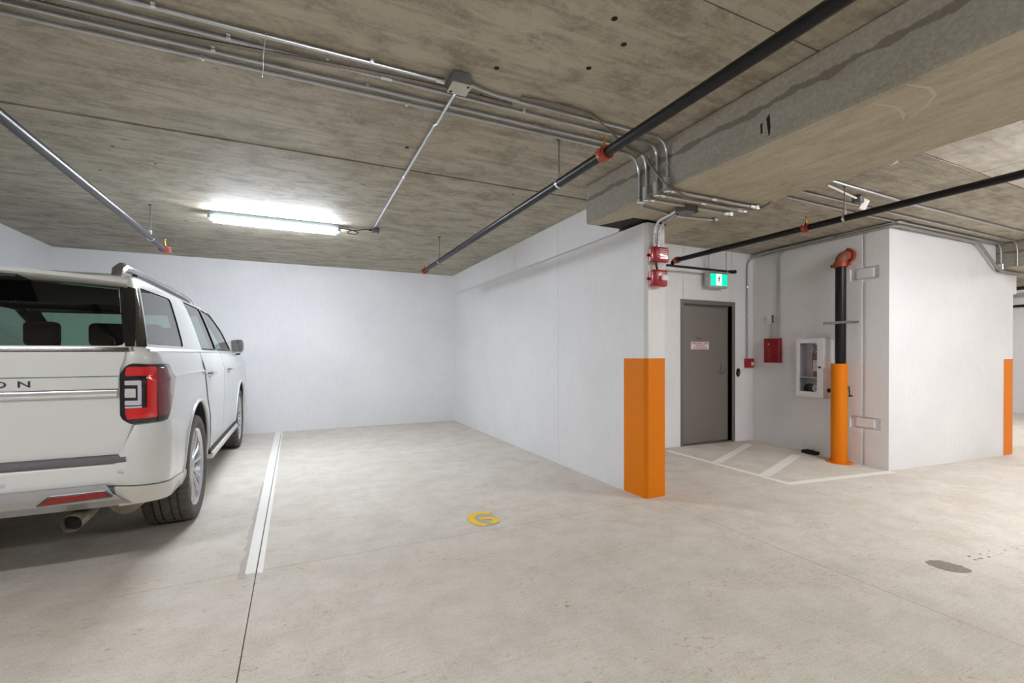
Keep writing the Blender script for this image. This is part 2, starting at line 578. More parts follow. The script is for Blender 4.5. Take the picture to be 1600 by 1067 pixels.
# orange safety band wrapped round the wall end
def band(path, z0, z1, t, name, parent):
    m = MB()
    out = [Vector((x, y, 0)) for x, y in path]
    n = len(out)
    vs = []
    for (x, y) in path: vs.append((x, y, z0))
    for (x, y) in path: vs.append((x, y, z1))
    m.add(vs, [(i, i + 1, n + i + 1, n + i) for i in range(n - 1)])
    return m.build(name, 'orange_paint', parent, smooth=False)
e = .002
band([(2.785 - e, 3.455), (2.785 - e, 3.185), (2.81 - e * .7, 3.155 - e), (2.998 + e * .7, 3.155 - e), (3.018 + e, 3.18), (3.018 + e, 3.42)], .004, 1.241, e, 'orange_band', wall_bay)
# lobby wall with the door opening
DY = 4.88
m = MB()
m.box(3.0, 4.985, DY, DY + .2, -.2, CZ + .01); m.box(5.965, 6.6, DY, DY + .2, -.2, CZ + .01); m.box(4.98, 5.97, DY, DY + .2, 2.0, CZ + .01)
wall_lobby = struct(m.build('wall_lobby', WP, smooth=False), 'white lobby wall holding the grey steel door')
# stair core: left face turned a little, vertical groove and two boxed recesses cast in it
A = Vector((6.435, 4.88, 0)); Bc = Vector((6.31, 3.008, 0))
WU = (A - Bc).normalized(); WN = Vector((-WU.y, WU.x, 0))      # WU runs into the lobby, WN points out of the wall
UZ = Vector((0, 0, 1))
core = MB().prism([Vector((6.435 + .0134, 5.08, 0)), Bc, Vector((9.46, 2.965, 0)), Vector((9.46, 5.08, 0))], (0, 0, -.35), (0, 0, 2.43))
core.prism([Vector((6.435 + .0134, 5.08, 0)), Bc, Vector((8.93, 2.9735, 0)), Vector((8.93, 5.08, 0))], (0, 0, 2.42), (0, 0, CZ + .01))
cme = MB().prism([Vector((6.435 + .0134, 5.08, 0)), Bc, Vector((8.93, 2.9735, 0)), Vector((9.46, 2.965, 0)), Vector((9.46, 5.08, 0))], (0, 0, -.35), (0, 0, CZ + .01))
wall_core = struct(cme.build('wall_right_core', WP, smooth=False), 'white block of the stair core with orange painted end')
cut = MB()
def wbox(m, u0, u1, z0, z1, d0, d1):
    return m.obox(Bc, WU, UZ, WN, u0, u1, z0, z1, d0, d1)
wbox(cut, .258, .300, -.4, 3.0, -.028, .05)
wbox(cut, .108, .440, 2.185, 2.336, -.0281, .05)
wbox(cut, .085, .437, .352, .500, -.0281, .05)
cut.box(8.93, 9.6, 2.8, 5.2, 2.435, 3.0)
def boolean(o, cutters, op='DIFFERENCE'):
    for c in cutters:
        md = o.modifiers.new('b', 'BOOLEAN'); md.object = c; md.operation = op; md.solver = 'EXACT'
        try: md.material_mode = 'TRANSFER'
        except Exception: pass
    dg = bpy.context.evaluated_depsgraph_get(); dg.update()
    me = bpy.data.meshes.new_from_object(o.evaluated_get(dg))
    o.modifiers.clear(); old = o.data; me.name = old.name; o.data = me
    for c in cutters: bpy.data.objects.remove(c)
def cutter(m, mat, smooth=False):
    return m.build('cutter', mat, smooth=smooth)
# self-overlapping boxes are cut one after another
cuts = []
for i in range(0, len(cut.v), 8):
    mm = MB(); mm.add(cut.v[i:i + 8], [(0, 3, 2, 1), (4, 5, 6, 7), (0, 1, 5, 4), (1, 2, 6, 5), (2, 3, 7, 6), (3, 0, 4, 7)])
    cuts.append(cutter(mm, WP))
boolean(wall_core, cuts)
m = MB(); wbox(m, .170, .372, 2.205, 2.318, -.028, -.004); m.build('recess_panel', WP, wall_core, smooth=False, bevel=.006)
m = MB(); wbox(m, .155, .372, .372, .482, -.028, -.004); m.build('recess_panel', WP, wall_core, smooth=False, bevel=.006)
band([(9.18, 2.9696 - e), (9.46 + e, 2.965 - e), (9.46 + e, 3.25)], -.19, 1.19, e, 'orange_band', wall_core)
MB().box(9.455, 9.585, 2.965, 3.3, 2.14, 2.435).build('corbel', WP, wall_core, smooth=False, bevel=.01)
# bay beyond
struct(MB().box(15.2, 15.4, -7, 9, -.6, CZ + .01).build('wall_far_right', WP, smooth=False), 'pale far wall seen past the stair core')
struct(MB().box(3.0, 15.4, 8.7, 8.9, -.6, CZ + .01).build('wall_far_back', WP, smooth=False), 'white back wall beyond the stair core')

# beams
m = MB().box(2.405, 3.362, -7, 3.522, BZ, CZ + .005)
beam = struct(m.build('beam_main', 'concrete_beam', smooth=False, bevel=.014), 'deep concrete ceiling beam crossing above the wall end')
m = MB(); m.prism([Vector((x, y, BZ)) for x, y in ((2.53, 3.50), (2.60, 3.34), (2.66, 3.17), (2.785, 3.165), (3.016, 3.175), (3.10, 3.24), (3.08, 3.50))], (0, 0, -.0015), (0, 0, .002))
m.build('dark_soffit_piece', 'dark_brown', beam, smooth=False)  # thin dark brown patch lying flush on the soffit round the wall end
MB().box(2.80, 3.0, 3.19, 3.52, 2.43, BZ).build('dark_soffit_piece', 'dark_brown', beam, smooth=False)  # dark brown filler between wall top and soffit
for pts in (((1.742, 2.60), (1.735, 2.55), (1.728, 2.50), (1.722, 2.497), (1.716, 2.54), (1.722, 2.62)), ((1.778, 2.585), (1.776, 2.53), (1.764, 2.53), (1.766, 2.59))):
    m = MB(); m.prism([Vector((2.4042, y, z)) for y, z in pts], (0, 0, 0), (.003, 0, 0)); m.build('gouge', 'hole_dark', beam, smooth=False)
def ribbon(pts, w, z, name, mat, parent):
    m = MB(); pts = [Vector(p) for p in pts]; n = len(pts)
    vs = []
    for i, p in enumerate(pts):
        t = (pts[min(i + 1, n - 1)] - pts[max(i - 1, 0)]).normalized()
        s = Vector((-t.y, t.x, 0)) * (w[i] if isinstance(w, list) else w)
        vs += [p + s, p - s]
    m.add([(v.x, v.y, z) for v in vs], [(2 * i, 2 * i + 1, 2 * i + 3, 2 * i + 2) for i in range(n - 1)])
    return m.build(name, mat, parent, smooth=False)
ribbon([(2.44, 1.10, 0), (2.56, 1.07, 0), (2.66, 1.09, 0), (2.74, 1.16, 0), (2.80, 1.25, 0)], [.004, .008, .008, .006, .003], BZ - .001, 'chalk_mark', 'chalk', beam)
ribbon([(2.47, 1.25, 0), (2.62, 1.22, 0), (2.72, 1.24, 0), (2.79, 1.27, 0)], [.003, .008, .007, .003], BZ - .001, 'chalk_mark', 'chalk', beam)
m = MB().box(8.93, 9.8, -7, 3.3, BZ, CZ + .005)
struct(m.build('beam_right', 'concrete_beam', smooth=False, bevel=.008), 'concrete ceiling beam at the right edge over the stair core end')

# ================================================================= LAMPS
def make_lamp(lens_mat):
    t = thing('ceiling_light', 'long white linear lamp glowing on the ceiling above the empty bay', 'lamp', (0, 0, CZ))
    h = MB()
    h.prism([Vector((-.65, -.088, CZ - .004)), Vector((-.65, .088, CZ - .004)), Vector((-.65, .066, CZ - .045)), Vector((-.65, -.066, CZ - .045))], (0, 0, 0), (1.3, 0, 0))
    h.build('housing', 'lamp_housing', t, smooth=False, bevel=.004)
    l = MB()
    pr = [(-.066, -.044), (-.070, -.060), (-.062, -.088), (-.03, -.100), (.03, -.100), (.062, -.088), (.070, -.060), (.066, -.044)]
    l.prism([Vector((-.615, y, CZ + z)) for y, z in pr], (0, 0, 0), (1.23, 0, 0))
    l.build('lens', lens_mat, t, smooth=False)
    for sx in (-1, 1):
        MB().box(sx * .64 - .022, sx * .64 + .022, -.06, .06, CZ - .075, CZ - .03).build('end_cap', 'lamp_housing', t, smooth=False, bevel=.008)
    return t
lamp0 = make_lamp('lamp_lens_bay')
lamp0.location = (LAMPS[0][0], LAMPS[0][1], CZ)
lampA = make_lamp('lamp_lens_aisle')
lampA['label'] = 'linear ceiling lamp lighting the driving aisle'
LABS = ['linear ceiling lamp just behind the viewpoint', 'linear ceiling lamp over the aisle in front of the stair lobby', 'linear ceiling lamp over the aisle by the stair core front', 'linear ceiling lamp turned crosswise at the far right', 'linear ceiling lamp over the far right aisle', 'unseen linear lamp added over the aisle to brighten the floor behind the car']
lampA['label'] = LABS[0]
for i, (x, y, r) in enumerate(LAMPS[1:]):
    o = lampA if i == 0 else dup(lampA, (0, 0, 0), LABS[i])
    o.location = (x, y, CZ)
    o.rotation_euler = (0, 0, rad(r))

# ================================================================= CAR
CX = -1.69
CAR = thing('suv', 'white full-size SUV parked nose to the wall in the left bay', 'car', (CX, 5.8, 0))
LV = [(.30, 3.36, 8.30, .93, .22, .30), (.42, 3.27, 8.42, .97, .20, .30), (.55, 3.215, 8.48, .985, .18, .30), (.75, 3.20, 8.50, .992, .175, .30), (.95, 3.20, 8.50, 1.0, .17, .30),
      (1.12, 3.20, 8.47, .996, .17, .28), (1.150, 3.20, 8.44, 1.001, .17, .27), (1.163, 3.20, 8.42, .992, .168, .265), (1.19, 3.20, 8.38, .988, .165, .26), (1.25, 3.20, 7.95, .98, .15, .24), (1.295, 3.203, 7.50, .968, .13, .22), (1.318, 3.207, 7.40, .945, .11, .2),
      (1.33, 3.21, 7.36, .922, .10, .2), (1.40, 3.235, 7.22, .907, .09, .2), (1.55, 3.31, 6.93, .868, .09, .2), (1.68, 3.375, 6.64, .830, .09, .2), (1.745, 3.43, 6.44, .805, .09, .2),
      (1.785, 3.62, 6.22, .765, .12, .2), (1.82, 3.95, 5.95, .68, .2, .2), (1.845, 4.35, 5.55, .50, .2, .2)]
def lev(z):
    if z <= LV[0][0]: return LV[0][1:]
    for a, b in zip(LV, LV[1:]):
        if z <= b[0]:
            t = (z - a[0]) / (b[0] - a[0])
            return tuple(p + (q - p) * t for p, q in zip(a[1:], b[1:]))
    return LV[-1][1:]
def S(s, z, off=0.0, side=1):
    """point on the body at arc length s from the middle of the tail"""
    y0, y1, hw, rr, rf = lev(z)
    a = hw - rr; b = a + rr * pi / 2
    if abs(s) <= a: x, y = s, y0 - off
    elif s <= b:
        t = (s - a) / rr
        x, y = a + (rr + off) * sin(t), y0 + rr - (rr + off) * cos(t)
    else:
        x, y = hw + off, y0 + rr + (s - b)
    return Vector((CX + side * x, y, z))
def SY(Y, z, off=0.0, side=1):
    """side surface at length position Y"""
    y0, y1, hw, rr, rf = lev(z)
    if Y >= y0 + rr: s = hw - rr + rr * pi / 2 + Y - y0 - rr
    else:
        t = math.acos(max(0, min(1, (y0 + rr - Y) / rr)))
        s = hw - rr + rr * t
    return S(s, z, off, side)
def SX(dx, z, off=0.0, side=1):
    y0, y1, hw, rr, rf = lev(z)
    a = hw - rr
    if abs(dx) <= a: return Vector((CX + dx, y0 - off, z))
    t = math.asin(min(1, (abs(dx) - a) / rr))
    sg = 1 if dx > 0 else -1
    return Vector((CX + sg * (a + (rr + off) * sin(t)), y0 + rr - (rr + off) * cos(t), z))
def SW(dx, z, off=0.0, side=1):
    """windscreen"""
    y0, y1, hw, rr, rf = lev(z)
    a = hw - rf
    if abs(dx) <= a: return Vector((CX + dx, y1 + off, z))
    t = math.asin(min(1, (abs(dx) - a) / rf))
    sg = 1 if dx > 0 else -1
    return Vector((CX + sg * (a + (rf + off) * sin(t)), y1 - rf + (rf + off) * cos(t), z))
def rpoly(poly, r, n=4):
    out = []
    k = len(poly)
    for i in range(k):
        p = Vector(poly[i]); a = Vector(poly[i - 1]) - p; b = Vector(poly[(i + 1) % k]) - p
        rr = min(r, a.length * .45, b.length * .45)
        pa = p + a.normalized() * rr; pb = p + b.normalized() * rr
        for j in range(n + 1):
            t = j / n
            out.append(pa * (1 - t) ** 2 + p * (2 * t * (1 - t)) + pb * t ** 2)
    return out
def patch(fn, poly, off, off_in=None, r=0.0, nu=10, nz=8, side=1):
    """skin patch over the polygon (u,z); z-monotone; closed solid when off_in is given"""
    if r > 0: poly = rpoly(poly, r)
    poly = [Vector(p) for p in poly]
    zs = sorted(set(p.y for p in poly))
    z0, z1 = zs[0], zs[-1]
    lv = sorted(set(zs + [z0 + (z1 - z0) * i / nz for i in range(nz + 1)]))
    lv2 = [lv[0]]
    for z in lv[1:]:
        if z - lv2[-1] > (z1 - z0) * .012: lv2.append(z)
    lv2[-1] = z1
    rows = []
    k = len(poly)
    for z in lv2:
        xs = []
        zq = min(max(z, z0 + 2e-5), z1 - 2e-5)
        for i in range(k):
            a, b = poly[i], poly[(i + 1) % k]
            if (a.y - zq) * (b.y - zq) <= 0 and abs(a.y - b.y) > 1e-9:
                xs.append(a.x + (b.x - a.x) * (zq - a.y) / (b.y - a.y))
        rows.append((z, min(xs), max(xs)))
    m = MB()
    def grid(o):
        return [fn(u0 + (u1 - u0) * i / nu, z, o, side) for z, u0, u1 in rows for i in range(nu + 1)]
    n = nu + 1; R = len(rows)
    g = grid(off)
    fs = [(j * n + i, j * n + i + 1, (j + 1) * n + i + 1, (j + 1) * n + i) for j in range(R - 1) for i in range(nu)]
    if off_in is None:
        return m.add(g, fs)
    g2 = grid(off_in); N = len(g)
    fs += [tuple(N + q for q in f[::-1]) for f in fs]
    ring = [i for i in range(n)] + [j * n + nu for j in range(1, R)] + [(R - 1) * n + i for i in range(nu - 1, -1, -1)] + [j * n for j in range(R - 2, 0, -1)]
    for q in range(len(ring)):
        a, b = ring[q], ring[(q + 1) % len(ring)]
        fs.append((a, N + a, N + b, b))
    return m.add(g + g2, fs)
def outline(z, inset=0.0):
    y0, y1, hw, rr, rf = lev(z)
    y0 += inset; y1 -= inset; hw -= inset
    rr = max(.03, rr - inset); rf = max(.03, rf - inset)
    h = []
    for i in range(6): h.append(((hw - rr) * i / 6, y0))
    for i in range(8):
        t = pi / 2 * i / 8; h.append((hw - rr + rr * sin(t), y0 + rr - rr * cos(t)))
    for i in range(30): h.append((hw, y0 + rr + (y1 - rf - y0 - rr) * i / 30))
    for i in range(8):
        t = pi / 2 * i / 8; h.append((hw - rf + rf * cos(t), y1 - rf + rf * sin(t)))
    for i in range(7): h.append(((hw - rf) * (1 - i / 6), y1))
    full = h + [(-x, y) for x, y in h[-2:0:-1]]
    return [Vector((CX + x, y, z)) for x, y in full]
def shell(inset, z0, z1):
    zs = sorted(set([l[0] for l in LV] + [.36, .48, .65, .85, 1.04, 1.36, 1.47, 1.62]))
    zs = [z for z in zs if z0 < z < z1]
    zs = [z0] + zs + [z1]
    m = MB(); P = None
    for k, z in enumerate(zs):
        o = outline(z, inset)
        m.v += [tuple(p) for p in o]; P = len(o)
    for k in range(len(zs) - 1):
        for i in range(P):
            j = (i + 1) % P
            m.f.append((k * P + i, k * P + j, (k + 1) * P + j, (k + 1) * P + i))
    m.f.append(tuple(range(P))[::-1])
    t = (len(zs) - 1) * P
    # crowned cap
    c = outline(zs[-1], inset)
    q0 = len(m.v)
    cen = Vector((CX, 4.7, 0))
    prev = t
    for f, dz in ((.66, .010), (.33, .014)):
        b = len(m.v)
        m.v += [(cen.x + (p.x - cen.x) * f, cen.y + (p.y - cen.y) * f, zs[-1] + dz) for p in c]
        for i in range(P):
            j = (i + 1) % P
            m.f.append((prev + i, prev + j, b + j, b + i))
        prev = b
    m.f.append(tuple(range(prev, prev + P)))
    return m
AXR, AXF, TR = 4.37, 7.48, .405
body = shell(0, .33, 1.845).build('body_shell', 'pearl_white_paint', CAR, angle=32)
GLZ = {}
rear_poly = [(-.84, 1.333), (.84, 1.333), (.765, 1.70), (-.765, 1.70)]
qg = [(3.30, 1.345), (4.25, 1.345), (4.34, 1.715), (3.56, 1.70)]
rd = [(5.0, 1.345), (5.80, 1.345), (5.60, 1.752), (4.85, 1.752)]
fd = [(5.86, 1.345), (7.02, 1.345), (6.72, 1.56), (6.2, 1.735), (5.66, 1.752)]
ws = [(-.83, 1.36), (.83, 1.36), (.73, 1.735), (-.73, 1.735)]
cuts = [cutter(shell(.05, .45, 1.815), 'cabin_dark', True)]
win = MB()
for q in [patch(SX, rear_poly, .06, -.2, .03)] + [patch(SY, p, .06, -.2, .03, side=s) for p in (qg, rd, fd) for s in (1, -1)] + [patch(SW, ws, .06, -.25, .04)]:
    win.add(q.v, q.f)
cuts.append(cutter(win, 'car_black_trim'))
arch = MB()
for y in (AXR, AXF):
    for s in (1, -1):
        arch.lathe([(.492, 0), (.492, .42)], (CX + s * 1.1, y, TR + .02), (-s, 0, 0), 48)
boolean(body, cuts)
boolean(body, [cutter(arch, 'car_black_trim', True), cutter(MB().box(CX - 1.2, CX + 1.2, 3.0, 3.93, .2, .47), 'car_black_trim')])
me = body.data
me.polygons.foreach_set('use_smooth', [True] * len(me.polygons))
me.set_sharp_from_angle(angle=rad(32))
# glass
patch(SX, rear_poly, -.006, None, .03, 16, 8).build('rear_window', 'privacy_glass', CAR)
for s in (1, -1):
    for nm, p, g in (('quarter_window', qg, 'privacy_glass'), ('rear_door_window', rd, 'privacy_glass'), ('front_door_window', fd, 'door_glass')):
        patch(SY, p, -.006, None, .03, 14, 8, side=s).build(nm, g, CAR)
patch(SW, ws, -.006, None, .04, 16, 8).build('windscreen', 'windscreen_glass', CAR)
# pillar trims
dp = [(.838, 1.328), (.945, 1.33), (.885, 1.694), (.79, 1.70)]
patch(S, [(.838, 1.330), (.885, 1.330), (.845, 1.68), (.768, 1.70)], .004, -.002, .004, 6, 8).build('pillar_trim', 'car_black_gloss', CAR)
patch(S, [(.886, 1.330), (.955, 1.330), (.905, 1.69), (.846, 1.685)], .005, -.002, .004, 8, 8).build('pillar_trim', 'dark_chrome', CAR)
for p in ([(5.79, 1.345), (5.87, 1.345), (5.67, 1.752), (5.59, 1.752)],):
    patch(SY, p, .003, -.003, .004, 4, 8).build('pillar_trim', 'car_black_gloss', CAR)
def frame(poly, w, name, mat, off=.003):
    """thin border strip around a side window, joined as one trim"""
    c = sum((Vector(p) for p in poly), Vector((0, 0))) / len(poly)
    a = rpoly(poly, .03); m = MB(); k = len(a)
    out = []
    for i in range(k):
        t = (a[(i + 1) % k] - a[i - 1]); t.normalize(); nn = Vector((t.y, -t.x))
        if nn.dot(a[i] - c) < 0: nn = -nn
        out.append(a[i] + nn * w)
    vs = [SY(p.x, p.y, off) for p in a] + [SY(p.x, p.y, off) for p in out] 
    m.add(vs, [(i, (i + 1) % k, k + (i + 1) % k, k + i) for i in range(k)])
    return m.build(name, mat, CAR)
frame(rd, .012, 'window_seal', 'car_black_trim')
frame(fd, .012, 'window_seal', 'car_black_trim')
# tailgate skin with character lines
gate = patch(SX, [(-.822, .742), (.822, .742), (.872, .90), (.822, 1.0), (.822, 1.20), (.85, 1.30), (-.85, 1.30), (-.822, 1.2), (-.822, 1.0), (-.872, .90)], .012, -.004, .006, 24, 14).build('tailgate', 'pearl_white_paint', CAR, angle=25)
g2 = patch(SX, [(-.818, 1.10), (.818, 1.10), (.818, 1.163), (-.818, 1.163)], .020, .006, .004, 20, 3).build('garnish_panel', 'pearl_white_paint', gate)
patch(SX, [(-.818, 1.166), (.818, 1.166), (.818, 1.169), (-.818, 1.169)], .0135, .01, 0, 20, 1).build('shut_line', 'car_black_trim', gate)
m = MB()
for (z, o) in ((1.098, .016), (1.09, .03), (1.06, .033), (1.045, .016)): pass
prof = [(1.098, .010), (1.094, .030), (1.072, .036), (1.052, .026), (1.043, .010)]
xs = [-.815 + 1.63 * i / 24 for i in range(25)]
vs = [SX(x, z, o) for z, o in prof for x in xs]
n = 25
m.add(vs, [(j * n + i, j * n + i + 1, (j + 1) * n + i + 1, (j + 1) * n + i) for j in range(4) for i in range(24)])
m.build('chrome_bar', 'bright_silver', gate, angle=60)
# lettering
for i, ch in enumerate('EXPEDITION'):
    dxl = .440 - .0925 * (9 - i)
    text_mesh(ch, .046, 'letter', 'dark_chrome', gate, SX(dxl, 1.133, .0215) , (1.55, 0, 0), (0, 0, 1), 'CENTER', .002)
# belt chrome
patch(SX, [(-.86, 1.303), (.86, 1.303), (.855, 1.325), (-.855, 1.325)], .012, -.002, 0, 20, 2).build('belt_moulding', 'dark_chrome', CAR)
for s in (1, -1):
    patch(S, [(.868, 1.306), (4.55, 1.306), (4.55, 1.326), (.866, 1.326)], .005, -.004, 0, 40, 2, side=s).build('belt_moulding', 'satin_silver', CAR)
# tail lamp (px layout measured on the corner of the body), both sides
def pmulti(fn, polys, off, off_in, r, nu, nz, side):
    m = MB()
    for p in polys:
        q = patch(fn, p, off, off_in, r, nu, nz, side); m.add(q.v, q.f)
    return m
for s in (1, -1):
    tl = patch(S, [(.822, 1.176), (.846, 1.222), (.868, 1.236), (1.135, 1.230), (1.235, 1.141), (1.195, 1.06), (1.055, .903), (.862, .903), (.832, .93), (.822, .955)], .014, -.004, .006, 20, 12, side=s).build('tail_lamp', 'car_black_gloss', CAR)
    patch(S, [(.975, 1.214), (1.125, 1.210), (1.205, 1.130), (1.17, 1.06), (1.06, .935), (.975, .928)], .019, .012, .01, 14, 8, side=s).build('side_lens', 'lens_red_dark', tl)
    pmulti(S, [[(.843, 1.168), (.975, 1.165), (.975, 1.217), (.85, 1.217)], [(.932, .985), (.975, .985), (.975, 1.168), (.932, 1.168)], [(.85, .928), (.975, .93), (.975, .988), (.843, .988)]], .021, .012, .008, 8, 5, s).build('red_lens', 'lens_red', tl)
    pmulti(S, [[(.843, 1.117), (.905, 1.115), (.905, 1.142), (.843, 1.142)], [(.893, 1.005), (.908, 1.005), (.908, 1.140), (.893, 1.140)], [(.843, 1.006), (.905, 1.004), (.905, 1.030), (.843, 1.032)]], .020, .012, .003, 6, 3, s).build('light_guide', 'lens_grey', tl)
    patch(S, [(.843, 1.049), (.885, 1.047), (.885, 1.096), (.843, 1.098)], .020, .012, .003, 6, 3, side=s).build('reverse_lens', 'lens_clear', tl)
    patch(S, [(.843, .99), (.91, .989), (.91, .999), (.843, 1.0)], .019, .012, .001, 4, 1, side=s).build('reverse_lens', 'lens_grey', tl)
# bumper: upper skin wraps to the wheel arch, lower valance, step pad, silver skid plate
bump = patch(S, [(-1.05, .51), (1.05, .51), (1.05, .69), (-1.05, .69)], .045, -.004, .004, 40, 6)
for s in (1, -1):
    pass
bm_ = MB()
N = 48
def bump_off(s):      # bumper stands proud at the tail and blends into the side
    t = max(0, min(1, (abs(s) - .85) / .55))
    return .045 * (1 - t) + .006 * t
def bump_lo(s):
    return .575 if abs(s) < .80 else (.575 - (abs(s) - .80) / .14 * .025 if abs(s) < .94 else .55 - min(1, (abs(s) - .94) / .6) * .075)
def bump_hi(s):
    a = abs(s)
    if a < .80: return .700
    if a < .88: return .700 + (a - .80) / .08 * .19
    return .897 - max(0, (a - 1.06)) * .12
def SS(s, z, off):
    return S(abs(s), z, off, 1 if s >= 0 else -1)
smax = 1.56
cols = [-smax + 2 * smax * i / N for i in range(N + 1)]
cols = sorted(set(cols + [-.88, -.84, -.80, .80, .84, .88]))
rows_n = 6
vs = []
for s_ in cols:
    lo, hi = bump_lo(s_), bump_hi(s_)
    for j in range(rows_n + 1):
        t = j / rows_n
        z = lo + (hi - lo) * t
        o = bump_off(s_) * (1 if j not in (0, rows_n) else .7)
        vs.append(SS(s_, z, o))
    vs.append(SS(s_, hi, -.004))
    vs.insert(len(vs) - rows_n - 2, SS(s_, lo, -.004))
R_ = rows_n + 3
bm_.add(vs, [(i * R_ + j, (i + 1) * R_ + j, (i + 1) * R_ + j + 1, i * R_ + j + 1) for i in range(len(cols) - 1) for j in range(R_ - 1)])
bumper = bm_.build('rear_bumper', 'pearl_white_paint', CAR, angle=40)
# lower valance at the corners
for s in (1, -1):
    m = MB(); vs = []
    cc = [.80 + .80 * i / 14 for i in range(15)]
    for s_ in cc:
        hi = bump_lo(s_) - .006
        lo = .445 - min(1, max(0, (s_ - .85)) / .7) * .08
        hi = max(hi, lo + .02)
        o = bump_off(s_) + .004
        for (z, oo) in ((hi, -.004), (hi, o), ((hi + lo) / 2, o), (lo, o * .6), (lo, -.05)):
            vs.append(S(s_, z, oo, s))
    m.add(vs, [(i * 5 + j, (i + 1) * 5 + j, (i + 1) * 5 + j + 1, i * 5 + j + 1) for i in range(14) for j in range(4)])
    m.build('valance', 'dusty_white_paint', bumper)
# step pad
m = MB(); vs = []
xs = [-.845 + 1.69 * i / 24 for i in range(25)]
for x in xs:
    for (z, o) in ((.742, .004), (.738, .040), (.724, .050), (.704, .052), (.698, .040)):
        vs.append(SX(x, z, o))
m.add(vs, [(i * 5 + j, (i + 1) * 5 + j, (i + 1) * 5 + j + 1, i * 5 + j + 1) for i in range(24) for j in range(4)])
m.build('step_pad', 'step_pad_grey', bumper)
# skid plate
m = MB(); vs = []
K = 24
for i in range(K + 1):
    f = -1 + 2 * i / K
    for (z, o, hx) in ((.592, .02, .765), (.588, .058, .77), (.545, .072, .795), (.50, .07, .82), (.452, .03, .85), (.440, -.06, .85)):
        vs.append(SX(f * hx, z, o))
m.add(vs, [(i * 6 + j, (i + 1) * 6 + j, (i + 1) * 6 + j + 1, i * 6 + j + 1) for i in range(K) for j in range(5)])
m.build('skid_plate', 'satin_silver', bumper, angle=22)
for s in (1, -1):
    patch(SX, [(s * a, z) for a, z in ((.50, .514), (.785, .526), (.765, .552), (.55, .550))], .079, .06, .006, 10, 3).build('reflector', 'reflector_red', bumper)
    patch(SX, [(s * a, z) for a, z in ((.485, .507), (.80, .520), (.775, .560), (.54, .558))], .0765, .06, .01, 10, 3).build('reflector_bezel', 'dark_chrome', bumper)
    for a, z in ((.825, .652), (.36, .63)):
        c = SX(s * a, z, .0405); MB().lathe([(.013, -.003), (.013, .004), (.010, .006)], c, (0, -1, 0), 14).build('parking_sensor', 'lens_grey', bumper)
        MB().lathe([(.0165, -.004), (.0165, .002)], c, (0, -1, 0), 14).build('sensor_ring', 'car_black_trim', bumper)
# spoiler
m = MB(); vs = []
K = 20
for i in range(K + 1):
    f = -1 + 2 * i / K
    dz = -.032 * f * f
    hx = .83
    for (y, z) in ((3.44, 1.700), (3.235, 1.712), (3.222, 1.722), (3.232, 1.742), (3.42, 1.756), (3.85, 1.80)):
        k = 1.0 if y < 3.3 else .97 - (y - 3.3) * .2
        vs.append((CX + f * hx * k, y + .06 * f ** 4, z + dz * (1 if y < 3.5 else .5)))
m.add(vs, [(i * 6 + j, (i + 1) * 6 + j, (i + 1) * 6 + (j + 1) % 6, i * 6 + (j + 1) % 6) for i in range(K) for j in range(6)] + [tuple(range(6)), tuple(range(K * 6, K * 6 + 6))[::-1]])
m.build('roof_spoiler', 'pearl_white_paint', CAR, angle=40)
MB().box(CX - .16, CX + .385, 3.25, 3.42, 1.690, 1.712).build('brake_lamp_housing', 'car_black_trim', CAR, smooth=False, bevel=.004)
# roof rails
for s in (1, -1):
    m = MB()
    X = CX + s * .70
    path = [(X, 3.60, 1.765), (X, 3.63, 1.805), (X, 3.70, 1.836), (X, 3.85, 1.848), (X, 4.3, 1.856), (X, 4.9, 1.862), (X, 5.4, 1.860), (X, 5.75, 1.845), (X, 5.9, 1.80)]
    m.tube(path, .026, 10, True, lambda i, r: r * (1.1 if i == 0 else 1.3 if i in (1, 2) else 1.0 if i == 3 else .85))
    m.build('roof_rail', 'rail_silver', CAR)
    MB().box(X - .015, X + .015, 3.95, 5.7, 1.80, 1.845).build('rail_base', 'car_black_trim', CAR, smooth=False, bevel=.005)
